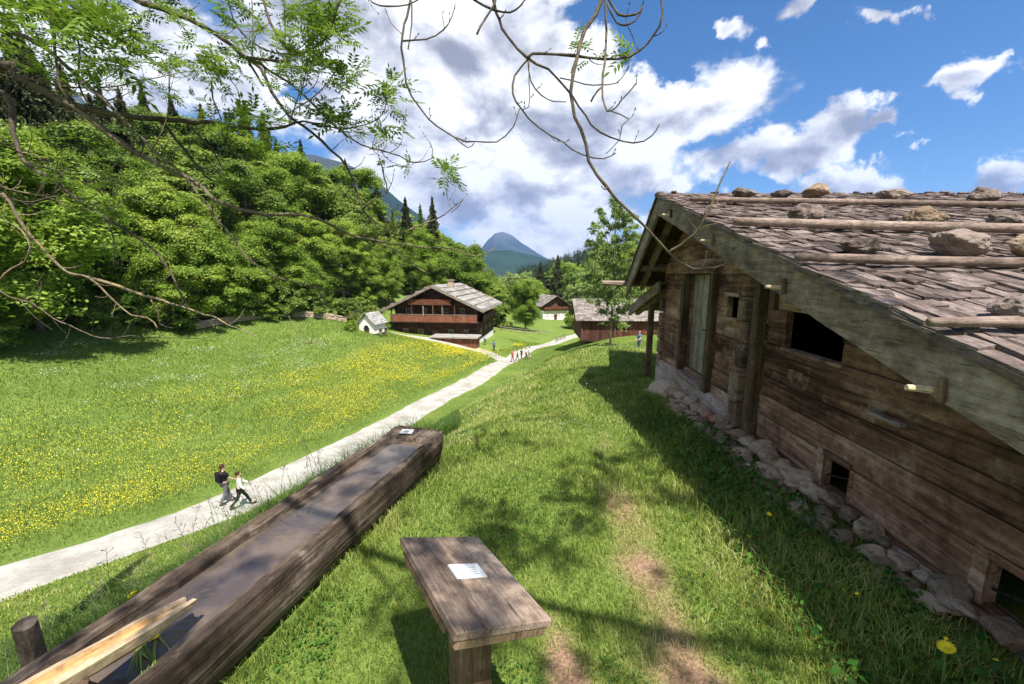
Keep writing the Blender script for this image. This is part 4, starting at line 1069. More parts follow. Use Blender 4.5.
X, Y, r = polar(620000, 12, 75, .7, -62, 6); ps = path_side(X, Y); Zt = height_np(X, Y)
st_ = fbm2(ps * 1.0, Y * .22 + ps * .2, 2.3, 51); st2 = fbm2(X, Y, 5.0, 52); fine = fbm2(X, Y, .8, 53)
dens = np.clip((ps - 2.0) / 1.5, 0, 1) * np.clip((17 - ps) / 9, 0, 1) * np.clip((st_ * .6 + st2 * .45 + fine * .25 - .48) * 2.2, .05, 1)
kp = (RNG.random(len(X)) < dens) & (ps > 1.6) & (Zt < -2) & ~(np.hypot(X + 12.5, Y - 72) < 13); X, Y, r = X[kp], Y[kp], r[kp]
dots('buttercups', X, Y, RNG.uniform(.16, .34, len(X)), (.0095 * (r / 16) ** .95) * RNG.uniform(.7, 1.3, len(X)), M['yellow'], 'drifts of small yellow buttercups in the meadow beside the path')
X, Y, r = polar(30000, 16, 50, 1.1, -62, -25); ps = path_side(X, Y); Zt = height_np(X, Y); cl = fbm2(X, Y, 1.6, 61) + .5 * fbm2(X, Y, 7, 62)
kp = (ps > 9) & (Zt < -2.5) & (cl > .93); X, Y, r = X[kp], Y[kp], r[kp]
dots('cow_parsley', X, Y, RNG.uniform(.25, .45, len(X)), .012 * (r / 16) ** .7 * RNG.uniform(.6, 1.2, len(X)), M['white_petal'], 'loose patches of white flowers in the upper meadow')
# daisies and small buttercups in the far lawn, broad weeds by the wall
X, Y, r = polar(5200, 4.5, 24, 1.3, -22, 18); inc, _, _ = in_cabin(X, Y, .6); cl = fbm2(X, Y, 1.3, 71)
kp = ~inc & (path_side(X, Y) < -1.6) & (cl > .5) & ~in_trough(X, Y, .1); X, Y, r = X[kp], Y[kp], r[kp]
dots('daisies', X, Y, RNG.uniform(.07, .12, len(X)), .0065 * (r / 8) ** .6 * RNG.uniform(.6, 1.2, len(X)), M['white_petal'], 'scattered small white daisies in the lawn')

n = 9000; lx = RNG.normal(-.72, .3, n); ly = RNG.uniform(.7, 5.6, n) ** 1.0; kp = (lx < -.32) & (lx > -1.2) & (RNG.random(n) < np.clip(1.35 - ly / 5.0, .15, 1)); lx, ly = lx[kp], ly[kp]; n = len(lx)
X = 2.72 + lx * math.cos(CAB) - ly * math.sin(CAB); Y = lx * math.sin(CAB) + ly * math.cos(CAB); Z = height_np(X, Y) + RNG.uniform(.02, .13, n)
a = RNG.uniform(0, 2 * PI, n); L = RNG.uniform(.02, .065, n); el = RNG.normal(.35, .4, n); c = np.stack([X, Y, Z], 1)
d = np.stack([np.cos(a) * np.cos(el), np.sin(a) * np.cos(el), np.sin(el)], 1) * L[:, None]; sdv = np.stack([-np.sin(a), np.cos(a), RNG.normal(0, .25, n)], 1) * (L * .36)[:, None]
tag(link_mesh('weeds', np_quads('weeds', np.stack([c, c + d * .5 + sdv, c + d, c + d * .5 - sdv], 1), np.clip(RNG.normal(.5, .25, n), 0, 1)), M['weed']), 'broad leaved weeds in the shade along the cabin footing', 'weeds', None, 'stuff')

X, Y, r = polar(60000, 1.0, 11, 1.4, -40, 40); inc, cx2, cy2 = in_cabin(X, Y, .25); cl = fbm2(X, Y, .7, 91)
kp = ~inc & ~in_trough(X, Y, .06) & (X > -.9 - (Y < 4.3) * 1.0) & (path_side(X, Y) < -2) & (cl > .5) & (bare_np(X, Y) < .2) & (RNG.random(len(X)) < .45); X, Y, r = X[kp], Y[kp], r[kp]; n = len(X)
c = np.stack([X, Y, height_np(X, Y) + RNG.uniform(.02, .055, n)], 1); a = RNG.uniform(0, 2 * PI, n); L = RNG.uniform(.009, .022, n) * np.maximum(1, r / 4) ** .5
d = np.stack([np.cos(a), np.sin(a), RNG.normal(.15, .3, n)], 1) * L[:, None]; sdv = np.stack([-np.sin(a), np.cos(a), RNG.normal(0, .25, n)], 1) * (L * .5)[:, None]
tag(link_mesh('clover', np_quads('clover', np.stack([c, c + d * .55 + sdv, c + d, c + d * .55 - sdv], 1), np.clip(RNG.normal(.6, .25, n), 0, 1)), M['weed']), 'small clover leaves mixed into the lawn', 'clover', None, 'stuff')


def dandelion(x, y, h, r_, label, group='dandelions beside the cabin'):
    z = gz(x, y); o = empty('dandelion', (x, y, z), random.uniform(0, 6), label, 'dandelion', group)
    s1 = MB(); tip = Vector((random.uniform(-.03, .03), random.uniform(-.03, .03), h)); s1.tube([(0, 0, -.01), tip * .5 + Vector((.008, 0, 0)), tip], [.0026, .0022, .002], 5); s1.build('stem', M['stem'], o)
    hd = MB(); tilt = Matrix.Rotation(R(random.uniform(10, 40)), 3, (random.uniform(-.3, 1), random.uniform(-1, .2), 0))
    for ring in range(5):
        npt = 20 - ring * 3; rr = r_ * (1 - ring * .2)
        for k in range(npt):
            a = 2 * PI * (k + .5 * ring) / npt + random.uniform(-.05, .05); d_ = Vector((math.cos(a), math.sin(a), .12 + .3 * ring)); e = Vector((-math.sin(a), math.cos(a), 0)) * rr * .17
            q = [Vector((0, 0, .002 * ring)), d_ * rr * .6 + e, d_ * rr, d_ * rr * .6 - e]; hd.add([tip + tilt @ p for p in q], [(0, 1, 2, 3)])
    hd.build('flower_head', M['yellow'], o)
    lf = MB()
    for k in range(7):
        a = 2 * PI * k / 7 + random.uniform(-.3, .3); L = random.uniform(.07, .13); d_ = Vector((math.cos(a), math.sin(a), .5)).normalized(); e = Vector((-math.sin(a), math.cos(a), 0)); vs = []
        for j in range(7):
            u = j / 6; c = d_ * L * u - Vector((0, 0, .5 * L * u * u)); wv_ = .012 * math.sin(PI * min(1, u * .8 + .15)) * (1 if j % 2 else .6); vs += [c - e * wv_, c + e * wv_]
        lf.add(vs, [(j * 2, j * 2 + 1, j * 2 + 3, j * 2 + 2) for j in range(6)])
    lf.build('leaf_rosette', M['weed'], o); return o


for args in [(2.0, 2.86, .24, .021, 'dandelion on a tall stem in the shade line, farthest along the wall'), (1.76, 2.74, .14, .02, 'short dandelion at the edge of the sunlit lawn'), (2.04, 1.6, .36, .036, 'large dandelion close to the bottom right corner'), (2.02, 2.12, .2, .011, 'tiny yellow bud, left one of two beside the stones'), (2.07, 2.14, .2, .011, 'tiny yellow bud, right one of two beside the stones'), (2.3, 1.86, .16, .012, 'small half open dandelion close to the footing stones'), (2.5, 1.78, .1, .013, 'small dandelion touching the footing stones at the corner')]:
    dandelion(*args)
dandelion(-2.33, 2.1, .27, .036, 'bright yellow flower in the tall grass left of the trough, lower of two', 'yellow flowers left of the trough')
dandelion(-2.3, 2.16, .33, .03, 'orange yellow flower in the tall grass left of the trough, upper of two', 'yellow flowers left of the trough')
# dry seed stalks that stand out against the pale path
for i in range(46):
    x = random.uniform(-4.4, -1.9); y = random.uniform(2.0, 4.7); q = (x - T_FAR.x) * TD.y - (y - T_FAR.y) * TD.x
    if q > -.5: continue
    mb = MB(); z = gz(x, y); h = random.uniform(.4, .75); dx, dy = random.uniform(-.14, .14), random.uniform(-.14, .14); pts = [Vector((x + dx * u * u, y + dy * u * u, z + h * u)) for u in (0, .3, .6, .85, 1)]
    mb.tube(pts, [.0026, .0022, .0018, .0014, .001], 4)
    for k in range(random.randint(6, 14)):
        u = random.uniform(.55, 1); c = Vector((x + dx * u * u, y + dy * u * u, z + h * u)); dv = Vector((random.gauss(0, 1), random.gauss(0, 1), .8)).normalized() * random.uniform(.02, .06); mb.tube([c, c + dv], [.0015, .0018], 3)
        e = c + dv; mb.tube([e, e + dv.normalized() * .012], [.004, .001], 4)
    tag(mb.build('seed_stalk', M['bark'] if i % 3 else M['stem']), 'thin dry seed stalk rising from the bank against the pale path', 'stalk', 'seed stalks on the bank')
# ------------------------------------------------------------------ trees
def leaf_cloud(clumps, leaf, per, rng, flat=.6, up=.55):
    Q = []; Rn = []
    for (c, rad) in clumps:
        n = int(per * (rad ** 1.3)); 
        if n < 4: continue
        d = rng.normal(0, 1, (n, 3)); d /= np.linalg.norm(d, axis=1)[:, None]; rr = np.minimum(1.5, np.abs(rng.normal(.55, .33, n)))
        an = rng.uniform(.5, 1.55, 3) * np.array([1, 1, flat]); Pl = d * rr[:, None] * rad * an; Pl[:, 2] -= rng.uniform(.05, .45) * (Pl[:, 0] ** 2 + Pl[:, 1] ** 2) / rad
        P = c + Pl; nrm = d * .8 + rng.normal(0, .5, (n, 3)); nrm[:, 2] += up; nrm /= np.linalg.norm(nrm, axis=1)[:, None]
        t = np.cross(nrm, rng.normal(0, 1, (n, 3))); t /= np.linalg.norm(t, axis=1)[:, None]; b = np.cross(nrm, t); s = leaf * rng.uniform(.55, 1.3, n)[:, None]
        Q.append(np.stack([P - t * s, P + b * s * .55, P + t * s, P - b * s * .55], 1)); Rn.append(np.clip(rng.normal(.5, .13) + rng.normal(0, .13, n), 0, 1))
    return np.concatenate(Q), np.concatenate(Rn)


def make_tree(seed, H, W, base, leaf, per, nclump, mat, loose=.0, name='broadleaf_tree', shape='oval', trunk_r=None):
    rng = np.random.default_rng(seed); rg = random.Random(seed); o = empty(name)
    top = H; cl = []; zc = (base + H) / 2; hz = (H - base) / 2
    for i in range(nclump):
        while True:
            p = rng.uniform(-1, 1, 3); q = np.linalg.norm(p)
            if q < 1 and q > .35 + .25 * rng.random(): break
        z = p[2]
        wz = math.sqrt(max(.05, 1 - abs(z) ** 2.2)) if shape == 'oval' else (max(.12, .95 - .85 * (z * .5 + .5)) if shape == 'cone' else 1)
        pr = p[:2] / max(.2, math.sqrt(max(.01, 1 - z * z))) * wz
        c = np.array([pr[0] * W / 2 * rg.uniform(.75, 1.12), pr[1] * W / 2 * rg.uniform(.75, 1.12), zc + z * hz])
        cl.append((c, W * rg.choice((rg.uniform(.05, .11), rg.uniform(.09, .18))) * (1 - .5 * loose)))
    Q, Rn = leaf_cloud(cl, leaf, per, rng)
    mb = MB(); tr_ = trunk_r or H * .016; n = 9; wob = lambda u, k: .35 * mnoise.noise((u * 2, seed, k)) * u
    tp = [Vector((wob(u, 1), wob(u, 2), -.6 + (H * .88 + .6) * u)) for u in [i / (n - 1) for i in range(n)]]
    mb.tube(tp, [tr_ * (1.25 if i == 0 else 1) * (1 - .88 * (i / (n - 1))) for i in range(n)], 8)
    for c, rad in cl[::max(1, len(cl) // 24)]:
        c = Vector(c); k = min(n - 2, max(1, int((c.z / H) * .72 * n))); a = tp[k]; md = (a + c) / 2 + Vector((0, 0, .06 * (c - a).length)); r_ = tr_ * .32 * (1 - k / n) + .02
        mb.tube([a, md, c], [r_, r_ * .6, r_ * .2], 5)
    mb.build('trunk', M['bark_tree'], o, True); link_mesh('crown', np_quads('crown', Q, Rn), mat, o); return o


def make_conifer(seed, H, W, mat, dens=1.8, name='spruce_tree'):
    rng = np.random.default_rng(seed); rg = random.Random(seed); o = empty(name); Q = []; Rn = []; z = H * .1
    while z < H:
        f = 1 - z / H; rad = W / 2 * (f ** .85) * rg.uniform(.75, 1.15) + .08; nb = int(5 + 7 * f); a0 = rg.random() * 6
        for k in range(nb):
            a = a0 + 2 * PI * k / nb + rg.uniform(-.25, .25); L = rad * rg.uniform(.65, 1.15); dr = np.array([math.cos(a), math.sin(a), 0]); base = rg.uniform(.3, .65); m = int((10 + 22 * L) * dens)
            u = rng.random(m) ** .7; P = dr * (u * L)[:, None]; P[:, 2] += z - (u ** 1.5) * L * .42 + rng.normal(0, .16, m); sdv = np.array([-dr[1], dr[0], 0]); P += sdv * (rng.normal(0, .16, m) * L * (1.1 - u))[:, None]
            t = dr * .8 + rng.normal(0, .45, (m, 3)); t[:, 2] -= .35; t /= np.linalg.norm(t, axis=1)[:, None]; b = np.cross(t, rng.normal(0, 1, (m, 3))); b /= np.linalg.norm(b, axis=1)[:, None]
            s = (.16 + .02 * H / 10) * rng.uniform(.6, 1.3, m)[:, None]; Q.append(np.stack([P - t * s, P + b * s * .4, P + t * s, P - b * s * .4], 1)); Rn.append(np.clip(base + .25 * (u - .5) + rng.normal(0, .1, m), 0, 1))
        z += H * .02 * rg.uniform(.7, 1.3)
    mb = MB(); mb.tube([(0, 0, -.5), (0, 0, H * .5), (0, 0, H * .98)], [H * .014, H * .009, .02], 7); mb.build('trunk', M['bark_tree'], o, True)
    link_mesh('crown', np_quads('crown', np.concatenate(Q), np.concatenate(Rn)), mat, o); return o


PROTO = {
    'b0': make_tree(1, 14, 8.2, 2.2, .1, 1400, 120, M['leaf_bright']), 'b1': make_tree(2, 15, 7.0, 2.6, .098, 1400, 115, M['leaf_bright']), 'b2': make_tree(3, 12, 8.6, 1.4, .105, 1300, 120, M['leaf_bright']),
    'm0': make_tree(4, 14, 8.4, 1.4, .12, 1000, 85, M['leaf_mid']), 'm1': make_tree(5, 16, 7.6, 2, .12, 1000, 85, M['leaf_mid']),
    'p0': make_tree(6, 14, 7, 1.5, .15, 560, 80, M['leaf_pale'], .2), 'p1': make_tree(7, 12, 8, .8, .16, 560, 90, M['leaf_pale'], .1),
    'c0': make_conifer(8, 20, 8.5, M['needle']), 'c1': make_conifer(9, 22, 8, M['needle']), 'l0': make_conifer(10, 16, 5, M['leaf_mid'], .7, 'larch_tree'),
    's0': make_tree(11, 4, 4.6, .1, .13, 800, 60, M['leaf_mid'], name='shrub'), 's1': make_tree(12, 3.2, 4.4, .05, .12, 800, 60, M['leaf_bright'], name='shrub'),
}
BASE_H = {'b0': 14, 'b1': 15, 'b2': 12, 'm0': 14, 'm1': 16, 'p0': 14, 'p1': 12, 'c0': 20, 'c1': 22, 'l0': 16, 's0': 4, 's1': 3.2}
USED = set()


def plant(kind, x, y, H, label, group, wide=1.0, z=None, cat='tree'):
    o = PROTO[kind]
    if kind in USED: o = copy_tree(o)
    USED.add(kind); s = H / BASE_H[kind]
    o.location = (x, y, (gz(x, y) if z is None else z) - .1); o.rotation_euler = (0, 0, random.uniform(0, 6.28)); o.scale = (s * wide, s * wide, s)
    return tag(o, label, cat, group)


SKY = [(-60, 60), (0, 84), (40, 98), (90, 102), (150, 104), (210, 112), (250, 128), (290, 143), (330, 166), (360, 184), (400, 211), (440, 226), (470, 240), (490, 255), (500, 264), (520, 272)]


def skyline(px): return float(np.interp(px, [a for a, _ in SKY], [b for _, b in SKY]))


def tree_at(kind, px, Y, top, label, group, wide=1.0, lo=3, hi=30, cat='tree'):
    p = at_y(px, top, Y); g = gz(p.x, Y); return plant(kind, p.x, Y, max(lo, min(hi, p.z - g)), label, group, wide, cat=cat)


LF = {'c': 'dark spruce standing among the broadleaf trees of the wood', 'b': 'bright green broadleaf tree in the sunlit wood above the meadow', 'm': 'darker green broadleaf tree in the shaded depth of the wood', 'p': 'pale green loose tree in the wood behind the farmhouse'}
rg = random.Random(5)
# wood edge, front row to back rows
for row, (dY, n, up) in enumerate(((0, 12, 105), (7, 14, 48), (15, 16, 18), (25, 15, 0))):
    for i in range(n):
        px = -75 + ((350 if row < 2 else 390) + 75) * (i + rg.uniform(.2, .8)) / n; Y = float(np.interp(px, [-80, 0, 170, 345, 400], [24, 33, 43, 59, 72])) + dY + rg.uniform(-1.5, 2.5)
        k = rg.choice(('b0', 'b1', 'b2', 'b0', 'b2') if row == 0 else ('b0', 'm0', 'b1', 'm1', 'p0') if row == 1 else ('b1', 'm1', 'm0', 'c0', 'b0'))
        tree_at(k, px, Y, skyline(px) + up * rg.uniform(.5, 1.2) + rg.uniform(-16, 14), LF[k[0]], 'trees of the wood above the meadow', rg.uniform(.95, 1.35), 5, 26)
for i in range(18):  # undergrowth along the wood edge
    px = -70 + 420 * (i + rg.uniform(.1, .9)) / 18; Y = float(np.interp(px, [-80, 0, 170, 345], [23, 31.5, 41.5, 56])) + rg.uniform(-.8, 1.2); p = at_y(px, 320, Y)
    plant(rg.choice(('s0', 's0', 's1')), p.x, Y, rg.uniform(2.2, 4.2), 'low leafy shrub at the foot of the wood edge', 'shrubs along the wood edge', rg.uniform(.9, 1.3), cat='shrub')
for px, Y, top, k in ((4, 47, 16, 'c0'), (30, 50, 48, 'c1'), (60, 52, 66, 'c0'), (98, 60, 84, 'c1'), (170, 68, 96, 'c0'), (200, 72, 104, 'c1'), (18, 50, 28, 'c0'), (-25, 44, 10, 'c1'), (42, 56, 62, 'c1'), (118, 62, 88, 'c0'), (140, 66, 82, 'c1'), (62, 60, 80, 'c0'), (247, 76, 118, 'c0'), (262, 80, 112, 'c1'), (232, 74, 122, 'c1'), (405, 92, 198, 'c0'), (432, 96, 197, 'c1'), (420, 100, 205, 'l0'), (392, 92, 208, 'l0'), (300, 84, 140, 'c1'), (345, 88, 160, 'c0')):
    tree_at(k, px, Y, top, 'brownish larch between the spruces behind the farmhouse' if k[0] == 'l' else 'dark spruce rising above the broadleaf wood', 'conifers above the wood', rg.uniform(.85, 1.1), 8, 34)
for i in range(12):
    px = 338 + 52 * (i + rg.random()) / 12; tree_at(rg.choice(('b0', 'b2', 'b1')), px, rg.uniform(72, 82), rg.uniform(228, 268), LF['b'], 'trees of the wood above the meadow', rg.uniform(.9, 1.2), 4, 16)
for i in range(9):
    px = 345 + 38 * (i + rg.random()) / 9; p = at_y(px, 310, rg.uniform(62, 70)); plant(rg.choice(('s0', 's1')), p.x, p.y, rg.uniform(1.8, 3.2), 'low leafy shrub behind the white chapel', 'shrubs behind the chapel', 1.2, cat='shrub')
for i in range(22):  # behind and right of the farmhouse
    px = 392 + 80 * (i + rg.random()) / 22; Y = rg.uniform(88, 110); tree_at(rg.choice(('b0', 'b1', 'b2', 'p0', 'p1', 'b2')), px, Y, skyline(px) + rg.uniform(0, 42), 'bright yellow green tree on the bank behind the brown farmhouse', 'trees behind the farmhouse', rg.uniform(.9, 1.25), 4, 24)
for i in range(16):
    px = 488 + 48 * (i + rg.random()) / 16; Y = rg.uniform(140, 230); tree_at(rg.choice(('p0', 'p1', 'b2', 'p1')), px, Y, rg.uniform(268, 284), 'distant soft green tree in the valley behind the round tree', 'distant valley trees', rg.uniform(.9, 1.3), 4, 20)
for i in range(18):
    px = 540 + 75 * (i + rg.random()) / 18; Y = rg.uniform(150, 240); tree_at(rg.choice(('p0', 'b0', 'm1', 'p1', 'c0')), px, Y, rg.uniform(254, 272), 'distant mixed tree on the slope behind the white house', 'distant slope trees', rg.uniform(.9, 1.3), 6, 26)
for i in range(9):
    px = 570 + 34 * (i + rg.random()) / 9; tree_at(rg.choice(('p0', 'p1', 'b2')), px, rg.uniform(150, 175), rg.uniform(260, 284), 'pale bright tree right of and behind the white house', 'trees behind the white house', rg.uniform(1, 1.3), 5, 18)
for i in range(14):
    px = 614 + 110 * (i + rg.random()) / 14; Y = rg.uniform(62, 80); tree_at(rg.choice(('b0', 'b2', 'p1', 'b1')), px, Y, rg.uniform(236, 272), 'bright green tree in the thicket behind the low barn', 'trees behind the barn', rg.uniform(.9, 1.3), 5, 18)
for px, Y, top, k, wd in ((577, 106, 305, 's1', .8), (480, 90, 290, 's1', 1.1), (500, 92, 292, 's0', 1), (592, 112, 288, 's0', .8)):
    tree_at(k, px, Y, top, 'rounded green bush beside the far end of the gravel path', 'bushes by the far path', wd, 2, 6, cat='bush')
for i in range(10):
    px = 600 + 60 * (i + rg.random()) / 10; tree_at(rg.choice(('p0', 'p1', 'p0')), px, rg.uniform(112, 140), rg.uniform(238, 264), 'pale fresh green tree between the white house and the barn', 'trees beyond the barn', rg.uniform(1, 1.3), 5, 24)
tree_at('b0', 526, 92, 275, 'full rounded green tree standing alone on the lawn before the valley', None, 1.0, 6, 16)
p = at_y(351, 330, 51); plant('s1', p.x, 51, 1.5, 'small round green bush touching the white chapel', None, .75, cat='bush')
# slender young tree in front of the barn
yt = make_tree(31, 14.5, 6.6, 2.2, .1, 560, 190, M['leaf_pale'], .7, 'slender_tree', 'oval', .14); p = at_y(611, 331, 41); yt.location = (p.x, 41, gz(p.x, 41) - .2); yt.rotation_euler = (0, 0, 1.2)
tag(yt, 'slender light crowned young tree standing in front of the low barn', 'tree')
p = at_y(611, 196, 41); yt.scale = (1, 1, (p.z - yt.location.z) / 14.5)

# ------------------------------------------------------------------ buildings
WD = {'front': wood('farm_boards', (.03, .014, .01), (.085, .04, .027), (.16, .085, .055), 'X', .5), 'red': wood('balcony_boards', (.07, .024, .014), (.165, .06, .033), (.27, .115, .065), 'Z', .6), 'roof': wood('grey_roof_boards', (.15, .138, .125), (.29, .272, .25), (.42, .4, .37), 'X', .35), 'barn': wood('barn_boards', (.035, .014, .009), (.095, .036, .024), (.18, .075, .05), 'Z', .6), 'barnroof': wood('barn_shingles', (.1, .085, .075), (.22, .19, .17), (.34, .3, .27), 'Y', .5), 'beam': wood('silver_beam', (.12, .1, .08), (.24, .2, .16), (.36, .31, .26), 'Y', .5), 'chapelroof': wood('chapel_roof', (.17, .165, .16), (.3, .29, .28), (.42, .41, .4), 'Y', .8)}


def gable_house(root, W, D, eave, ridge, over_f, over_s, wallmat, roofmat, th=.25, rows=14, wall_name='wall'):
    """walls with both gables plus a two-slope roof built of overlapping courses"""
    mb = MB(); h = W / 2; f = [(-h, 0, 0), (h, 0, 0), (h, 0, eave), (0, 0, ridge - .3), (-h, 0, eave)]; b = [(x, D, z) for x, y, z in f]
    mb.add(f + b, [(0, 1, 2, 3, 4), (9, 8, 7, 6, 5), (0, 5, 6, 1), (1, 6, 7, 2), (4, 9, 5, 0)]); mb.build(wall_name, wallmat, root)
    sl = (ridge - eave) / (h + .0); rb = MB(); ex = h + over_s
    for sg in (-1, 1):
        for i in range(rows):
            u0, u1 = ex * i / rows, min(ex, ex * (i + 1.25) / rows); z0, z1 = ridge - sl * u0, ridge - sl * u1; y0, y1 = -over_f, D + over_f; nseg = 9
            for k in range(nseg):
                a, c = y0 + (y1 - y0) * k / nseg, y0 + (y1 - y0) * (k + 1) / nseg; dz = random.uniform(-.015, .02)
                rb.hexa([(sg * u0, a, z0 - th * .4 + dz), (sg * u1, a, z1 + .02 - th * .4 + dz), (sg * u1, c, z1 + .02 - th * .4 + dz), (sg * u0, c, z0 - th * .4 + dz), (sg * u0, a, z0 + dz), (sg * u1, a, z1 + .06 + dz), (sg * u1, c, z1 + .06 + dz), (sg * u0, c, z0 + dz)])
    rf = rb.build('roof', roofmat, root); return rf, sl


def part(name, mat, root, *boxes, parent=None, bev=0):
    mb = MB()
    for c, sz in boxes: mb.box(c, sz, bev=bev)
    return mb.build(name, mat, parent or root)


def window(root, x, z, w_, h_, y=-.04, frame=None, face='front', X=0):
    fr = frame or M['plaster']
    if face == 'front':
        o = part('window', fr, root, ((x, y, z + h_ / 2), (w_ + .16, .08, .09)), ((x, y, z - h_ / 2), (w_ + .2, .1, .09)), ((x - w_ / 2, y, z), (.09, .08, h_)), ((x + w_ / 2, y, z), (.09, .08, h_)), ((x, y + .01, z), (.05, .06, h_)))
        part('pane', M['glass'], root, ((x, y + .05, z), (w_, .06, h_)), parent=o)
    else:
        o = part('window', fr, root, ((X, x, z + h_ / 2), (.08, w_ + .16, .09)), ((X, x, z - h_ / 2), (.1, w_ + .2, .09)), ((X, x - w_ / 2, z), (.08, .09, h_)), ((X, x + w_ / 2, z), (.08, .09, h_)))
        part('pane', M['glass'], root, ((X, x, z), (.06, w_, h_)), parent=o)
    return o


# --- the big brown farmhouse
fh = empty('farmhouse', (-12.7, 66.1, -9.4), R(-7.7), 'large dark brown timber farmhouse with red brown balconies and a grey board roof', 'farmhouse')
rf, sl = gable_house(fh, 14, 15, 6.5, 9.75, 1.6, 1.6, WD['front'], WD['roof'], .3, 12)
for i in range(6):
    for sg in (-1, 1):
        u = 1.2 + 7.2 * i / 5; mb = MB(); mb.tube([(sg * u, -1.6, 9.75 - sl * u + .12), (sg * u, 8, 9.75 - sl * u + .12), (sg * u, 16.6, 9.75 - sl * u + .12)], [.1] * 3, 6); mb.build('roof_batten', WD['beam'], rf)
for sg in (-1, 1):
    mb = MB(); ex = 8.6; mb.hexa([(sg * .0, -1.66, 9.72 - .42), (sg * ex, -1.66, 9.72 - sl * ex - .4), (sg * ex, -1.58, 9.72 - sl * ex - .4), (0, -1.58, 9.72 - .42), (0, -1.66, 9.74), (sg * ex, -1.66, 9.74 - sl * ex), (sg * ex, -1.58, 9.74 - sl * ex), (0, -1.58, 9.74)]); mb.build('barge_board', WD['beam'], fh)
    mb = MB(); mb.tube([(sg * ex, -1.9, 9.6 - sl * ex), (sg * ex, 17, 9.6 - sl * ex)], [.09, .09], 6); mb.build('gutter', WD['beam'], fh)
for u in (-5.6, -2.9, 0, 2.9, 5.6): part('purlin_end', WD['front'], fh, ((u, -.8, 9.75 - sl * abs(u) - .42), (.3, 1.5, .32)))
part('lower_balcony', WD['red'], fh, ((0, -1.2, 4.35), (14.6, .12, 1.15)), bev=.01)
part('balcony_floor', WD['front'], fh, ((0, -.62, 3.75), (14.8, 1.25, .16)))
part('handrail', WD['beam'], fh, ((0, -1.2, 4.97), (14.8, .2, .1)))
part('upper_balcony', WD['red'], fh, ((-.6, -1.15, 7.05), (7.2, .12, .8)))
part('balcony_floor', WD['front'], fh, ((-.6, -.6, 6.6), (7.4, 1.2, .14)))
for x in (-7.1, -3.6, 0, 3.6, 7.1): part('balcony_post', WD['front'], fh, ((x, -1.12, 5.2), (.16, .16, 3.0)))
for x in (-1.6, 1.6): part('balcony_post', WD['beam'], fh, ((x, -1.28, 5.55), (.14, .12, 1.6)))
part('side_balcony', WD['front'], fh, ((8.0, 6.5, 4.3), (.1, 12, 1.0)), ((7.5, 6.5, 3.75), (1.0, 12, .14)))
for x in (-5.2, -2.6, 2.6, 5.2): window(fh, x, 2.0, .75, .8, -.05, WD['beam'])
for x in (-4.6, -1.8, 1.8, 4.6): window(fh, x, 5.55, .7, .7, -.05, WD['beam'])
part('door', WD['red'], fh, ((0, -.05, 1.15), (1.2, .1, 2.2)))
part('stone_base', M['plaster'], fh, ((-3.5, -.06, -.6), (7.2, .2, 1.6)), ((7.05, 7, -.2), (.12, 14.6, 1.6)), ((3.5, -.06, -1.2), (7.2, .2, 1.9)))
for y in (3, 7, 11): window(fh, y, 2.0, .7, .7, 0, WD['beam'], 'side', 7.05)
part('annex', WD['red'], fh, ((4.2, -2.6, .35), (7.0, 2.6, 2.5)))
part('annex_roof', WD['roof'], fh, ((4.2, -2.7, 1.75), (7.7, 3.2, .22)))
part('chimney', M['stone'], fh, ((1.2, 5.5, 9.6), (.9, .9, 1.5)))
part('chimney_cap', M['stone'], fh, ((1.2, 5.5, 10.45), (1.15, 1.15, .2)))

# --- wayside chapel
p = at_y(367, 334, 52); zc = gz(p.x, 52) - .15
ch = empty('wayside_chapel', (p.x, 52, zc), R(-16), 'tiny white plastered wayside chapel with a grey roof and a dark arch', 'chapel')
gable_house(ch, 2.3, 2.5, 1.55, 2.75, .3, .3, M['plaster'], WD['chapelroof'], .12, 6)
mb = MB(); arc = [(-.38, -.03, -.2), (.38, -.03, -.2)] + [(.38 * math.cos(a), -.03, .75 + .38 * math.sin(a)) for a in [PI * k / 8 for k in range(9)]]; mb.add(arc, [tuple(range(len(arc)))]); mb.build('arch_shade', M['dark'], ch)  # flat dark face on the wall stands for the shade inside the arch
mb = MB()
for k in range(9):
    a0 = PI * k / 9; a1 = PI * (k + 1) / 9; mb.hexa([(r_ * math.cos(a), y, .75 + r_ * math.sin(a)) for y in (-.07, -.0) for r_, a in ((.38, a0), (.5, a0), (.5, a1), (.38, a1))])
mb.build('arch_moulding', M['plaster'], ch)
part('bench', WD['beam'], ch, ((1.95, .8, .75), (.5, 1.6, .08)), ((1.95, .2, .35), (.4, .1, .75)), ((1.95, 1.4, .35), (.4, .1, .75)))

# --- white and brown house at the end of the path
wh = empty('white_house', (14.6, 134, -13.2), R(17), 'distant house with a white ground floor under a dark wooden gable', 'house')
gable_house(wh, 9, 11, 5.4, 8.2, 1.3, 1.2, WD['front'], WD['barnroof'], .25, 10)
part('ground_floor', M['plaster'], wh, ((0, 5.5, 1.6), (9.15, 11.2, 3.3)))
part('balcony', WD['red'], wh, ((0, -.85, 4.1), (8.6, .1, .9)), ((0, -.4, 3.65), (8.8, .9, .12)))
for x in (-3, -1, 1.1, 3): window(wh, x, 1.8, .8, .9, -.1, WD['front'])
for x in (-2, 0, 2): window(wh, x, 5.4, .7, .7, -.05, WD['beam'])
part('door', WD['front'], wh, ((0, -.11, 1.0), (1, .1, 2.1)))
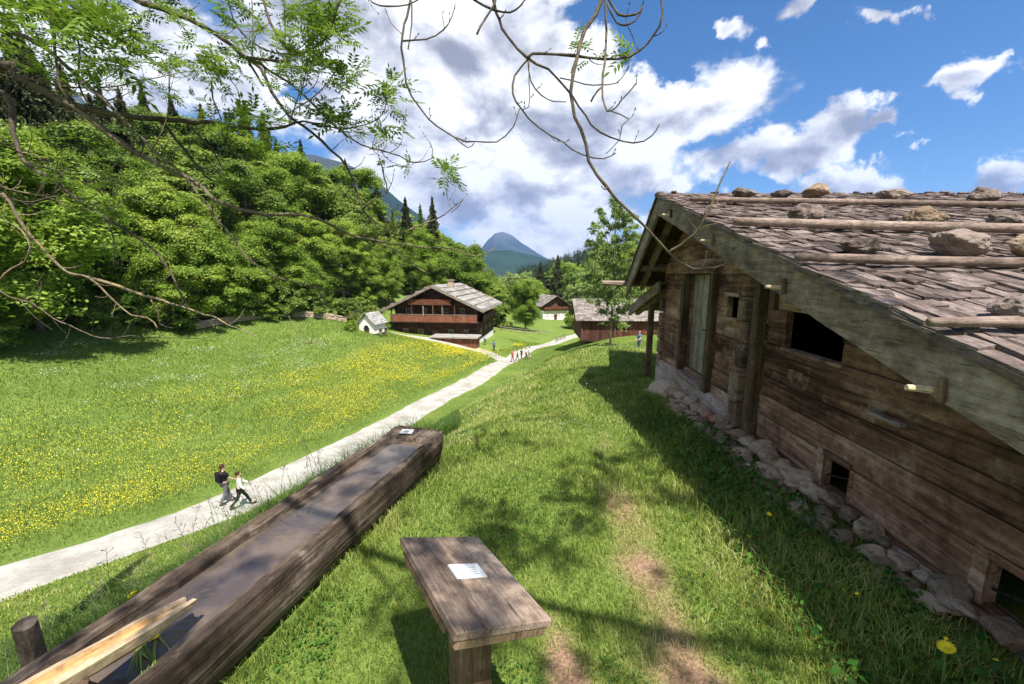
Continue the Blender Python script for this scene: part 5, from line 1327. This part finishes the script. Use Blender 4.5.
# --- the low barn
bz = -6.15
bn = empty('barn', (8.75, 50, bz), R(-2), 'long low reddish brown plank barn with a worn shingle roof beside the path', 'barn')
mb = MB(); x = 0
while x < 12.6:
    w_ = random.uniform(.18, .3); mb.box((x + w_ / 2, random.uniform(-.015, .015), 1.35), (w_ - .015, .08, 2.9)); x += w_
mb.build('plank_wall', WD['barn'], bn)
part('back_wall', WD['barn'], bn, ((6.3, 7.8, 1.35), (12.6, .1, 2.9))); 
for xx in (.04, 12.56):
    mb = MB(); mb.add([(xx, 0, -.1), (xx, 7.8, -.1), (xx, 7.8, 2.8), (xx, 3.9, 4.9), (xx, 0, 2.8)], [(0, 1, 2, 3, 4)]); mb.build('gable_wall', WD['barn'], bn)
mb = MB()
for sg, y0 in ((1, -.6), (-1, 8.4)):
    for i in range(15):
        ya = y0 + sg * 4.5 * i / 15; x = -.8
        while x < 13.2:
            w_ = random.uniform(.35, .6); za = 2.5 + 2.45 * i / 15; mb.hexa([(x, ya, za), (x + w_ - .02, ya, za), (x + w_ - .02, ya + sg * .42, za + .2), (x, ya + sg * .42, za + .2)] + [(x, ya, za + .07), (x + w_ - .02, ya, za + .07 + random.uniform(-.02, .03)), (x + w_ - .02, ya + sg * .42, za + .25), (x, ya + sg * .42, za + .25)]); x += w_
mb.build('roof', WD['barnroof'], bn)
part('sill_beam', WD['front'], bn, ((6.3, -.06, .0), (12.8, .2, .3)))
part('door', WD['front'], bn, ((9.5, -.07, 1.2), (1.5, .06, 2.2)))
for x in (0.05, 4.2, 8.4, 12.5): part('corner_post', WD['front'], bn, ((x, -.07, 1.3), (.2, .1, 2.8)))

# --- stone wall at the foot of the wood
mb = MB(); n = 150
for i in range(n):
    px = 195 + 152 * i / n; Y = float(np.interp(px, [195, 345], [42.2, 56.3])); q = at_y(px, 328, Y); z = gz(q.x, Y)
    for j in range(3): mb.box((q.x + random.uniform(-.05, .05), Y + random.uniform(-.1, .1), z + .12 + .26 * j), (random.uniform(.25, .42), .45, .25), Matrix.Rotation(R(40 + random.uniform(-12, 12)), 3, 'Z'), bev=.04)
tag(mb.build('dry_stone_wall', M['stone']), 'low grey dry stone wall along the foot of the wood', 'stone wall')


def fence(pts, label, h=1.05):
    o = empty('rail_fence', (pts[0][0], pts[0][1], gz(*pts[0])), 0, label, 'fence', 'wooden rail fences'); b = o.location.copy(); L = smooth_line(pts, 2.0)
    P = [Vector((q.x, q.y, gz(q.x, q.y))) - b for q in L]
    for q in P:
        mb = MB(); mb.box(q + Vector((0, 0, h / 2 - .1)), (.13, .13, h + .2)); mb.build('post', WD['beam'], o)
    for f in (.4, .85):
        for a, c in zip(P[:-1], P[1:]): mb = MB(); mb.bar(a + Vector((0, -.08, h * f)), c + Vector((0, -.08, h * f)), .06, .12); mb.build('rail', WD['beam'], o)
    return o


fence([(-2.5, 86), (3, 87), (8, 88)], 'grey wooden rail fence on the lawn below the round tree')
fence([(9, 80.5), (11.5, 85.5)], 'short grey wooden rail fence close to the far path')

# ------------------------------------------------------------------ people
def skin_body(name, joints, edges, radii, mat, parent, sub=2):
    me = bpy.data.meshes.new(name); me.from_pydata(joints, edges, []); me.update(); o = bpy.data.objects.new(name + '_tmp', me); COL.objects.link(o)
    md = o.modifiers.new('skin', 'SKIN'); md.use_smooth_shade = True
    for i, r_ in enumerate(radii):
        sv = me.skin_vertices[0].data[i]; sv.radius = r_ if isinstance(r_, tuple) else (r_, r_); sv.use_root = (i == 0)
    s2 = o.modifiers.new('sub', 'SUBSURF'); s2.levels = sub; s2.render_levels = sub
    dg = bpy.context.evaluated_depsgraph_get(); dg.update(); m2 = bpy.data.meshes.new_from_object(o.evaluated_get(dg)); bpy.data.objects.remove(o); m2.name = name
    m2.materials.clear(); return link_mesh(name, m2, mat, parent, True)


CL = {}


def cl(c):
    if c not in CL: CL[c] = cloth_mat('cloth_%d' % len(CL), c)
    return CL[c]


def person(loc, yaw, label, top, legs, hair=(.05, .03, .02), stride=.0, arm=(.1, .1), H=1.75, shoes=(.03, .03, .03), lean=0, group=None, sleeves=True, pack=None, sub=2):
    o = empty('person', loc, yaw, label, 'person', group); k = H / 1.75; V = Vector
    hipL, hipR = V((-.095, 0, .92)), V((.095, 0, .92)); s = stride
    def leg(hip, sw):
        kn = hip + V((0, .42 * math.sin(sw) + .05, -.43 * math.cos(sw))); b = sw - (.35 if sw < 0 else .05); an = kn + V((0, .42 * math.sin(b), -.42 * math.cos(b))); return kn, an, an + V((0, .13, -.045))
    kL, aL, tL = leg(hipL, s); kR, aR, tR = leg(hipR, -s); low = min(aL.z, aR.z) - .075
    def armj(x, f): sh = V((x, .01 + lean, 1.42)); el = sh + V((x * .25, .27 * math.sin(f), -.28 * math.cos(f))); hd = el + V((-x * .05, .26 * math.sin(f + .45), -.25 * math.cos(f + .45))); return sh, el, hd
    sL, eL, hL = armj(-.19, arm[0]); sR, eR, hR = armj(.19, arm[1])
    J = {'pel': V((0, 0, .95)), 'wai': V((0, lean * .3, 1.1)), 'che': V((0, lean * .8, 1.32)), 'nk': V((0, lean, 1.48)), 'hb': V((0, lean + .01, 1.56)), 'hc': V((0, lean + .02, 1.65)), 'ht': V((0, lean + .015, 1.74)), 'no': V((0, lean + .115, 1.635)),
         'hl': hipL, 'kl': kL, 'al': aL, 'tl': tL, 'hr': hipR, 'kr': kR, 'ar': aR, 'tr': tR, 'sl': sL, 'el': eL, 'dl': hL, 'fl': hL + (hL - eL).normalized() * .1, 'sr': sR, 'er': eR, 'dr': hR, 'fr': hR + (hR - eR).normalized() * .1}
    rad = {'pel': (.125, .1), 'wai': (.12, .09), 'che': (.15, .1), 'nk': .05, 'hb': .06, 'hc': (.078, .095), 'ht': .055, 'no': .012, 'hl': .085, 'kl': .055, 'al': .04, 'tl': .034, 'hr': .085, 'kr': .055, 'ar': .04, 'tr': .034, 'sl': .055, 'el': .038, 'dl': .028, 'fl': .022, 'sr': .055, 'er': .038, 'dr': .028, 'fr': .022}
    E = [('pel', 'wai'), ('wai', 'che'), ('che', 'nk'), ('nk', 'hb'), ('hb', 'hc'), ('hc', 'ht'), ('hc', 'no'), ('pel', 'hl'), ('hl', 'kl'), ('kl', 'al'), ('al', 'tl'), ('pel', 'hr'), ('hr', 'kr'), ('kr', 'ar'), ('ar', 'tr'), ('che', 'sl'), ('sl', 'el'), ('el', 'dl'), ('dl', 'fl'), ('che', 'sr'), ('sr', 'er'), ('er', 'dr'), ('dr', 'fr')]
    def build(nm, names, grow, mat, over=None):
        ids = {n_: i for i, n_ in enumerate(names)}; ed = [(ids[a], ids[b]) for a, b in E if a in ids and b in ids]
        rr = []
        for n_ in names:
            r_ = rad[n_]; r_ = r_ if isinstance(r_, tuple) else (r_, r_); rr.append(tuple((x + grow) * k for x in r_))
        pos = [((over or {}).get(n_, J[n_]) - V((0, 0, low))) * k for n_ in names]
        return skin_body(nm, [tuple(q) for q in pos], ed, rr, mat, o, sub)
    build('body', list(J), 0, M['skin'])
    hand = {'dl': eL + (hL - eL) * .85, 'dr': eR + (hR - eR) * .85, 'nk': V((0, lean, 1.45))} if sleeves == 'long' else {'el': sL + (eL - sL) * .75, 'er': sR + (eR - sR) * .75, 'nk': V((0, lean, 1.45))}
    build('shirt', ['pel', 'wai', 'che', 'nk', 'sl', 'el', 'sr', 'er'] + (['dl', 'dr'] if sleeves == 'long' else []), .022, cl(top), {**hand, 'pel': V((0, 0, .93))})
    build('trousers', ['pel', 'hl', 'kl', 'al', 'hr', 'kr', 'ar'], .016, cl(legs), {'pel': V((0, 0, .97))})
    sh = MB()
    for a, t_ in ((aL, tL), (aR, tR)):
        m_ = (a + t_) / 2 - V((0, 0, low + .015)); dr = (t_ - a); dr.z = 0; sh.bar((m_ - dr.normalized() * .1) * k, (m_ + dr.normalized() * .13) * k, .09 * k, .08 * k, bev=.02)
    sh.build('shoes', cl(shoes), o)
    bm = bmesh.new(); bmesh.ops.create_icosphere(bm, subdivisions=3, radius=1); c = V((0, lean - .012, 1.675 - low)) * k
    bmesh.ops.delete(bm, geom=[v for v in bm.verts if v.co.z < -.15 and v.co.y > -.25 or v.co.z < -.75 or (v.co.y > .72 and v.co.z < .45)], context='VERTS')
    for v in bm.verts: v.co = c + V((v.co.x * .092, v.co.y * .11, v.co.z * .108 + .01)) * k * (1 + .05 * mnoise.noise(v.co * 4))
    me = bpy.data.meshes.new('hair'); bm.to_mesh(me); bm.free(); link_mesh('hair', me, cl(hair), o, True)
    if pack: 
        mb = MB(); mb.box(V((0, lean - .19, 1.27 - low)) * k, (.3 * k, .17 * k, .44 * k), bev=.05); mb.build('backpack', cl(pack), o)
    return o


def ground_hit(px, py, start=4.0):
    s = sight(px, py); d = start
    while d < 260:
        q = Vector((0, 0, CAM_Z)) + s * d
        if q.z < gz(q.x, q.y) + .05: return Vector((q.x, q.y, gz(q.x, q.y) + .05))
        d *= 1.004
    return q


hd = math.atan2(-.25, .97)  # heading along the path
g = Vector((-11.45, 14.75, gz(-11.45, 14.75) + .05))
person(g, R(-35), 'man in a black vest over a blue shirt and grey trousers walking on the path', (.012, .013, .018), (.12, .12, .13), (.06, .025, .018), .2, (-.1, .5), 1.66, pack=(.01, .01, .012))
g = Vector((-10.62, 14.42, gz(-10.62, 14.42) + .05))
person(g, R(-55), 'woman in a white top and black trousers striding along the path', (.74, .7, .68), (.015, .016, .022), (.05, .02, .014), .42, (.55, .2), 1.52, sleeves='long')
WALK = [(512.5, 362, (.55, .06, .05), (.3, .08, .07), 'person in red clothes at the left edge of the group on the path'), (517.5, 360.5, (.3, .3, .33), (.05, .05, .07), 'person in a grey top in the group, next to the red clothed one'), (521.5, 360, (.03, .03, .045), (.04, .04, .06), 'person dressed all in black in the group on the path'), (526, 359.5, (.72, .7, .66), (.06, .06, .09), 'person in a white top and dark trousers in the group on the path'), (529.5, 358.5, (.75, .72, .7), (.5, .45, .4), 'person in white top and pale trousers at the right edge of the group')]
for i, (px, py, a, b, lab) in enumerate(WALK):
    person(ground_hit(px, py), R(random.uniform(0, 360)), lab, a, b, stride=random.uniform(.05, .3), arm=(random.uniform(-.2, .5), random.uniform(-.2, .6)), H=random.uniform(1.62, 1.8), group='walkers on the fork of the path', sub=1)
NEARF = [(494, 351, (.1, .16, .34), (.04, .05, .09), 'lone person in blue on the side path between the group and the farmhouse'), (485, 345, (.5, .5, .52), (.08, .09, .14), 'person in grey at the corner of the farmhouse'), (467, 344, (.09, .1, .16), (.04, .04, .06), 'person in dark blue in front of the farmhouse annex'), (471.5, 343.5, (.4, .2, .16), (.08, .07, .07), 'person in brownish red in front of the farmhouse annex'), (445, 336, (.05, .05, .06), (.03, .03, .04), 'person in dark clothes against the white wall of the farmhouse terrace'), (440, 334.5, (.75, .73, .7), (.15, .15, .2), 'person in a white top at the farmhouse terrace')]
for i, (px, py, a, b, lab) in enumerate(NEARF):
    person(ground_hit(px, py), R(random.uniform(0, 360)), lab, a, b, stride=random.uniform(.05, .25), arm=(random.uniform(-.2, .5), random.uniform(-.2, .6)), H=random.uniform(1.62, 1.8), group='visitors at the farmhouse', sub=1)
p = at_y(640, 328, 34); person((p.x, 34, gz(p.x, 34)), R(120), 'person in blue clothes with a cap standing right of the barn', (.08, .17, .38), (.06, .09, .18), (.4, .12, .08), .1, (.5, .2), 1.72)

# ------------------------------------------------------------------ far hills and mountains
def ridge(name, crest, spread, mat, seed, rough=.12, n=90, m=26, base=-40):
    xs = np.interp(np.linspace(0, 1, n), np.linspace(0, 1, len(crest)), [c[0] for c in crest]); ys = np.interp(np.linspace(0, 1, n), np.linspace(0, 1, len(crest)), [c[1] for c in crest]); zs = np.interp(np.linspace(0, 1, n), np.linspace(0, 1, len(crest)), [c[2] for c in crest])
    V = []; Fs = []
    for i in range(n):
        for j in range(-m, m + 1):
            u = abs(j) / m; sc = spread * (.35 + .65 * (zs[i] - base) / (max(zs) - base)); rx = .35 * sc * u * (1 if j > 0 else -1) * .0
            x = xs[i] + rx; y = ys[i] + sc * j / m; hgt = (zs[i] - base); f = (1 - u) ** 1.15
            nz = mnoise.fractal((x / spread * 3, y / spread * 3, seed), .9, 2.1, 6); V.append((x, y, base + hgt * f * (1 + rough * nz * 1.6 * (u + .12)) + hgt * rough * .25 * nz))
    w_ = 2 * m + 1
    for i in range(n - 1):
        for j in range(w_ - 1): a = i * w_ + j; Fs.append((a, a + w_, a + w_ + 1, a + 1))
    me = bpy.data.meshes.new(name); me.from_pydata(V, [], Fs); me.update(); return tag(link_mesh(name, me, mat, None, True), kind='structure')


def hill_mat(name, a, b, rock, scale, zr):
    m, t, bs = new_mat(name, .95, .05); p = t.pos(); n1 = t.noise(p, scale, 8, .65); n2 = t.noise(p, scale * 7, 5, .7); c = t.mix(t.smooth(t.math('ADD', t.math('MULTIPLY', n1, .6), t.math('MULTIPLY', n2, .4)), .38, .62), a, b)
    z = t.n('ShaderNodeSeparateXYZ'); t.l(p, z.inputs[0]); hi = t.smooth(t.math('ADD', z.outputs[2], t.math('MULTIPLY', n1, zr * .5)), zr * .9, zr * 1.35); c = t.mix(t.math('MULTIPLY', hi, .75), c, rock)
    t.l(c, bs.inputs['Base Color']); bump(t, bs, n2, .9, 1.2 / scale * .02); return m


def crest(Y, pts): return [tuple(at_y(px, py, Y)) for px, py in pts]


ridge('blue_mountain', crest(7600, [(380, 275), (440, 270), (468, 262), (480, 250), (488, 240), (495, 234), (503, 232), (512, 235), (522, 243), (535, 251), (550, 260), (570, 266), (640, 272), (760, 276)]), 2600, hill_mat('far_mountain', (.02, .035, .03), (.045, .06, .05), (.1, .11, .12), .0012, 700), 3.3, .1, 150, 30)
ridge('wooded_mountain', crest(3300, [(380, 262), (440, 256), (480, 251), (510, 250), (530, 254), (552, 260), (575, 266), (600, 270), (700, 273)]), 900, hill_mat('mid_mountain', (.01, .028, .016), (.026, .05, .024), (.03, .05, .03), .004, 900), 5.1, .1, 110, 24)
ridge('left_mountain', crest(2500, [(-260, 60), (-120, 50), (0, 92), (70, 92), (100, 118), (160, 140), (230, 150), (290, 155), (318, 158), (345, 165), (372, 178), (400, 202), (425, 219), (450, 240), (480, 262), (510, 273)]), 1300, hill_mat('left_mountain', (.012, .026, .018), (.03, .05, .028), (.05, .055, .055), .003, 620), 7.7, .09, 150, 30)
hl = ridge('wooded_hill', crest(620, [(520, 276), (545, 270), (565, 262), (590, 254), (612, 251), (650, 245), (720, 238), (820, 236), (1000, 240), (1200, 250)]), 300, hill_mat('hill_ground', (.03, .055, .015), (.06, .1, .025), (.05, .09, .02), .02, 400), 9.2, .04, 90, 20, -20)
# its conifers: far too many to count, one mass
vsH = np.array([v.co[:] for v in hl.data.vertices]); kpH = (vsH[:, 1] < 640) & (vsH[:, 1] > 330) & (vsH[:, 0] < 420) & (vsH[:, 2] > -16); vsH = vsH[kpH]; rng = np.random.default_rng(3); Q = []; Rn = []
for k in range(5200):
    a = vsH[rng.integers(len(vsH))]; b = a + np.array([rng.uniform(-6, 6), rng.uniform(-9, 9), 0]); h = rng.uniform(9, 17); w_ = h * rng.uniform(.14, .24); con = rng.random() < .7; base = rng.uniform(.2, .7)
    if not con: w_ *= 1.9; h *= .75; base += .3
    for j in range(26):
        u = rng.random() ** 1.2; an = rng.uniform(0, 6.28); rr_ = w_ * ((1 - u) if con else math.sqrt(max(.02, 1 - (2 * u - 1) ** 2))) * rng.uniform(.5, 1.05); c = b + np.array([math.cos(an) * rr_, math.sin(an) * rr_, h * (.06 + .94 * u)])
        t_ = rng.normal(0, 1, 3); t_[2] = -abs(t_[2]) * .8; t_ /= np.linalg.norm(t_); s_ = rng.normal(0, 1, 3); s_ = np.cross(t_, s_); s_ /= np.linalg.norm(s_); sz_ = 1.15 * rng.uniform(.6, 1.2) * (.5 + .6 * (1 - u)); Q.append([c - t_ * sz_, c + s_ * sz_ * .6, c + t_ * sz_, c - s_ * sz_ * .6]); Rn.append(min(1, max(0, base + rng.normal(0, .12))))
tag(link_mesh('hill_forest', np_quads('hill_forest', np.array(Q), np.array(Rn)), leaf_mat('hill_leaves', [(0, (.012, .025, .01)), (.5, (.035, .06, .02)), (1, (.1, .14, .035))], .15)), 'dark mixed forest covering the low hill behind the barn', 'forest', None, 'stuff')

# ------------------------------------------------------------------ air
mb = MB(); mb.box((0, 2500, 640), (15000, 16000, 1320)); m = bpy.data.materials.new('haze_air'); m.use_nodes = True; t = NT(m.node_tree); m.node_tree.nodes.remove(m.node_tree.nodes['Principled BSDF'])
pv = t.n('ShaderNodeVolumePrincipled'); pv.inputs['Color'].default_value = (.28, .5, 1, 1); pv.inputs['Density'].default_value = 7.0e-5; pv.inputs['Anisotropy'].default_value = 0.1
t.l(pv.outputs[0], m.node_tree.nodes['Material Output'].inputs['Volume']); hz = mb.build('haze', m); tag(hz, kind='stuff')

# ------------------------------------------------------------------ light
SUN = Vector((.25, -.47, 1)).normalized(); EL = math.asin(SUN.z); AZ = math.atan2(SUN.x, SUN.y)
sl_ = bpy.data.lights.new('sun', 'SUN'); sl_.energy = 3.3; sl_.angle = R(.53); sl_.color = (1, .95, .87)
so = bpy.data.objects.new('sun', sl_); COL.objects.link(so); so.rotation_euler = SUN.to_track_quat('Z', 'Y').to_euler(); so.location = (20, -40, 80)
wd = bpy.data.worlds.new('World'); scene.world = wd; wd.use_nodes = True; t = NT(wd.node_tree); bg = wd.node_tree.nodes['Background']
sky = t.n('ShaderNodeTexSky', sky_type='NISHITA'); sky.sun_disc = False; sky.sun_elevation = EL; sky.sun_rotation = AZ; sky.altitude = 600; sky.air_density = 1.0; sky.dust_density = .0; sky.ozone_density = 6
dirv = t.n('ShaderNodeTexCoord').outputs['Generated']; sp = t.n('ShaderNodeSeparateXYZ'); t.l(dirv, sp.inputs[0])
az = t.math('ARCTAN2', sp.outputs[0], sp.outputs[1]); el = t.math('ARCSINE', sp.outputs[2])
w1 = t.math('MULTIPLY', t.math('SUBTRACT', t.noise(dirv, 6, 6, .6), .5), .34); w2 = t.math('MULTIPLY', t.math('SUBTRACT', t.noise(t.vm('ADD', dirv, (3.1, 1.7, 5.2)).outputs[0], 6, 6, .6), .5), .24)
cmb = t.n('ShaderNodeCombineXYZ'); t.l(t.math('ADD', az, w1), cmb.inputs[0]); t.l(t.math('ADD', el, w2), cmb.inputs[1])
BL = [(470, 90, 190, 150, 1), (350, 50, 130, 110, 1), (560, 175, 130, 80, 1), (600, 110, 140, 62, 1), (700, 108, 105, 45, 1), (420, 195, 140, 80, 1), (520, 232, 150, 40, .8), (734, 32, 28, 22, .75), (760, 55, 19, 15, .7), (786, 12, 22, 20, .6), (893, 4, 18, 12, .55), (1000, 70, 70, 26, 1.05), (800, 154, 90, 28, 1.1), (845, 138, 60, 24, 1.05), (907, 132, 26, 16, .9), (655, 186, 50, 22, 1), (845, 189, 80, 20, 1.1), (980, 191, 70, 24, 1.15), (730, 165, 60, 24, .8), (190, 50, 150, 80, .9), (120, 120, 80, 50, .8), (30, 30, 80, 90, .7), (640, 230, 120, 30, .6), (300, 100, 90, 70, .8)]
GAP = [(285, 88, 45, 14), (620, 28, 60, 30), (660, 55, 60, 30)]


def azel(px, py): s = sight(px, py).normalized(); return math.atan2(s.x, s.y), math.asin(s.z)


def blob(px, py, rx, ry, w_):
    a, e = azel(px, py); a2, _ = azel(px + rx, py); _, e2 = azel(px, py - ry)
    v = t.vm('SUBTRACT', cmb.outputs[0], (a, e, 0)); v = t.vm('MULTIPLY', v.outputs[0], (1 / abs(a2 - a), 1 / abs(e2 - e), 0)); ln = t.vm('LENGTH', v.outputs[0]).outputs[1]
    return t.math('MULTIPLY', t.math('SUBTRACT', 1.0, ln), w_)


cov = None
for b_ in BL: q = blob(*b_); cov = q if cov is None else t.math('SMOOTH_MAX', cov, q, .25)
gap = None
for g_ in GAP: q = blob(*g_, 1.0); gap = q if gap is None else t.math('MAXIMUM', gap, q)
cov = t.math('SUBTRACT', cov, t.math('MULTIPLY', t.math('MAXIMUM', gap, 0.0), .9))
# unseen clouds added behind the viewer, thickened to whiten the fill light
back = t.math('MULTIPLY', t.smooth(sp.outputs[1], .25, -.3), .9); cov = t.math('MAXIMUM', cov, t.math('SUBTRACT', back, .55)); cov = t.math('MAXIMUM', cov, -1.0)
fb = t.noise(t.mapping(dirv, (1, 1, 1.6)), 5.6, 11, .61, .2); fbu = t.noise(t.mapping(t.vm('ADD', dirv, (.016, -.016, .045)).outputs[0], (1, 1, 1.6)), 5.6, 6, .5, .15); big = t.noise(t.mapping(dirv, (1, 1, 1.5)), 2.6, 4, .5)
dn = t.math('ADD', t.math('MULTIPLY', cov, .95), t.math('MULTIPLY', t.math('SUBTRACT', fb, .5), 1.5)); mask = t.smooth(dn, -.02, .36)
lit = t.math('ADD', t.math('MULTIPLY', t.math('SUBTRACT', fb, fbu), 4.6), .6); thick = t.smooth(dn, .25, 1.1)
sh = t.math('ADD', lit, t.math('MULTIPLY', t.math('SUBTRACT', big, .5), 1.1)); sh = t.math('SUBTRACT', sh, t.math('MULTIPLY', thick, .34)); sh = t.math('ADD', sh, .28, clamp=True)
cc = t.ramp(sh, [(0, (.125, .128, .15)), (.35, (.2, .203, .228)), (.65, (.3, .302, .318)), (1, (.42, .42, .42))])
hsv = t.n('ShaderNodeHueSaturation'); hsv.inputs['Saturation'].default_value = 1.2; t.l(sky.outputs[0], hsv.inputs['Color'])
SKYK = t.n('ShaderNodeVectorMath', operation='SCALE'); t.l(hsv.outputs[0], SKYK.inputs[0]); SKYK.inputs['Scale'].default_value = .05
fin = t.mix(mask, SKYK.outputs[0], cc); t.l(fin, bg.inputs[0]); bg.inputs[1].default_value = 1.0
vs = scene.view_settings; vs.view_transform = 'Standard'; vs.look = 'None'; vs.exposure = 1.6; vs.gamma = 1.0; vs.use_curve_mapping = False
scene.cycles.max_bounces = 6; scene.cycles.diffuse_bounces = 3; scene.cycles.transmission_bounces = 4; scene.cycles.transparent_max_bounces = 4; scene.cycles.volume_bounces = 0
scene.cycles.use_denoising = True
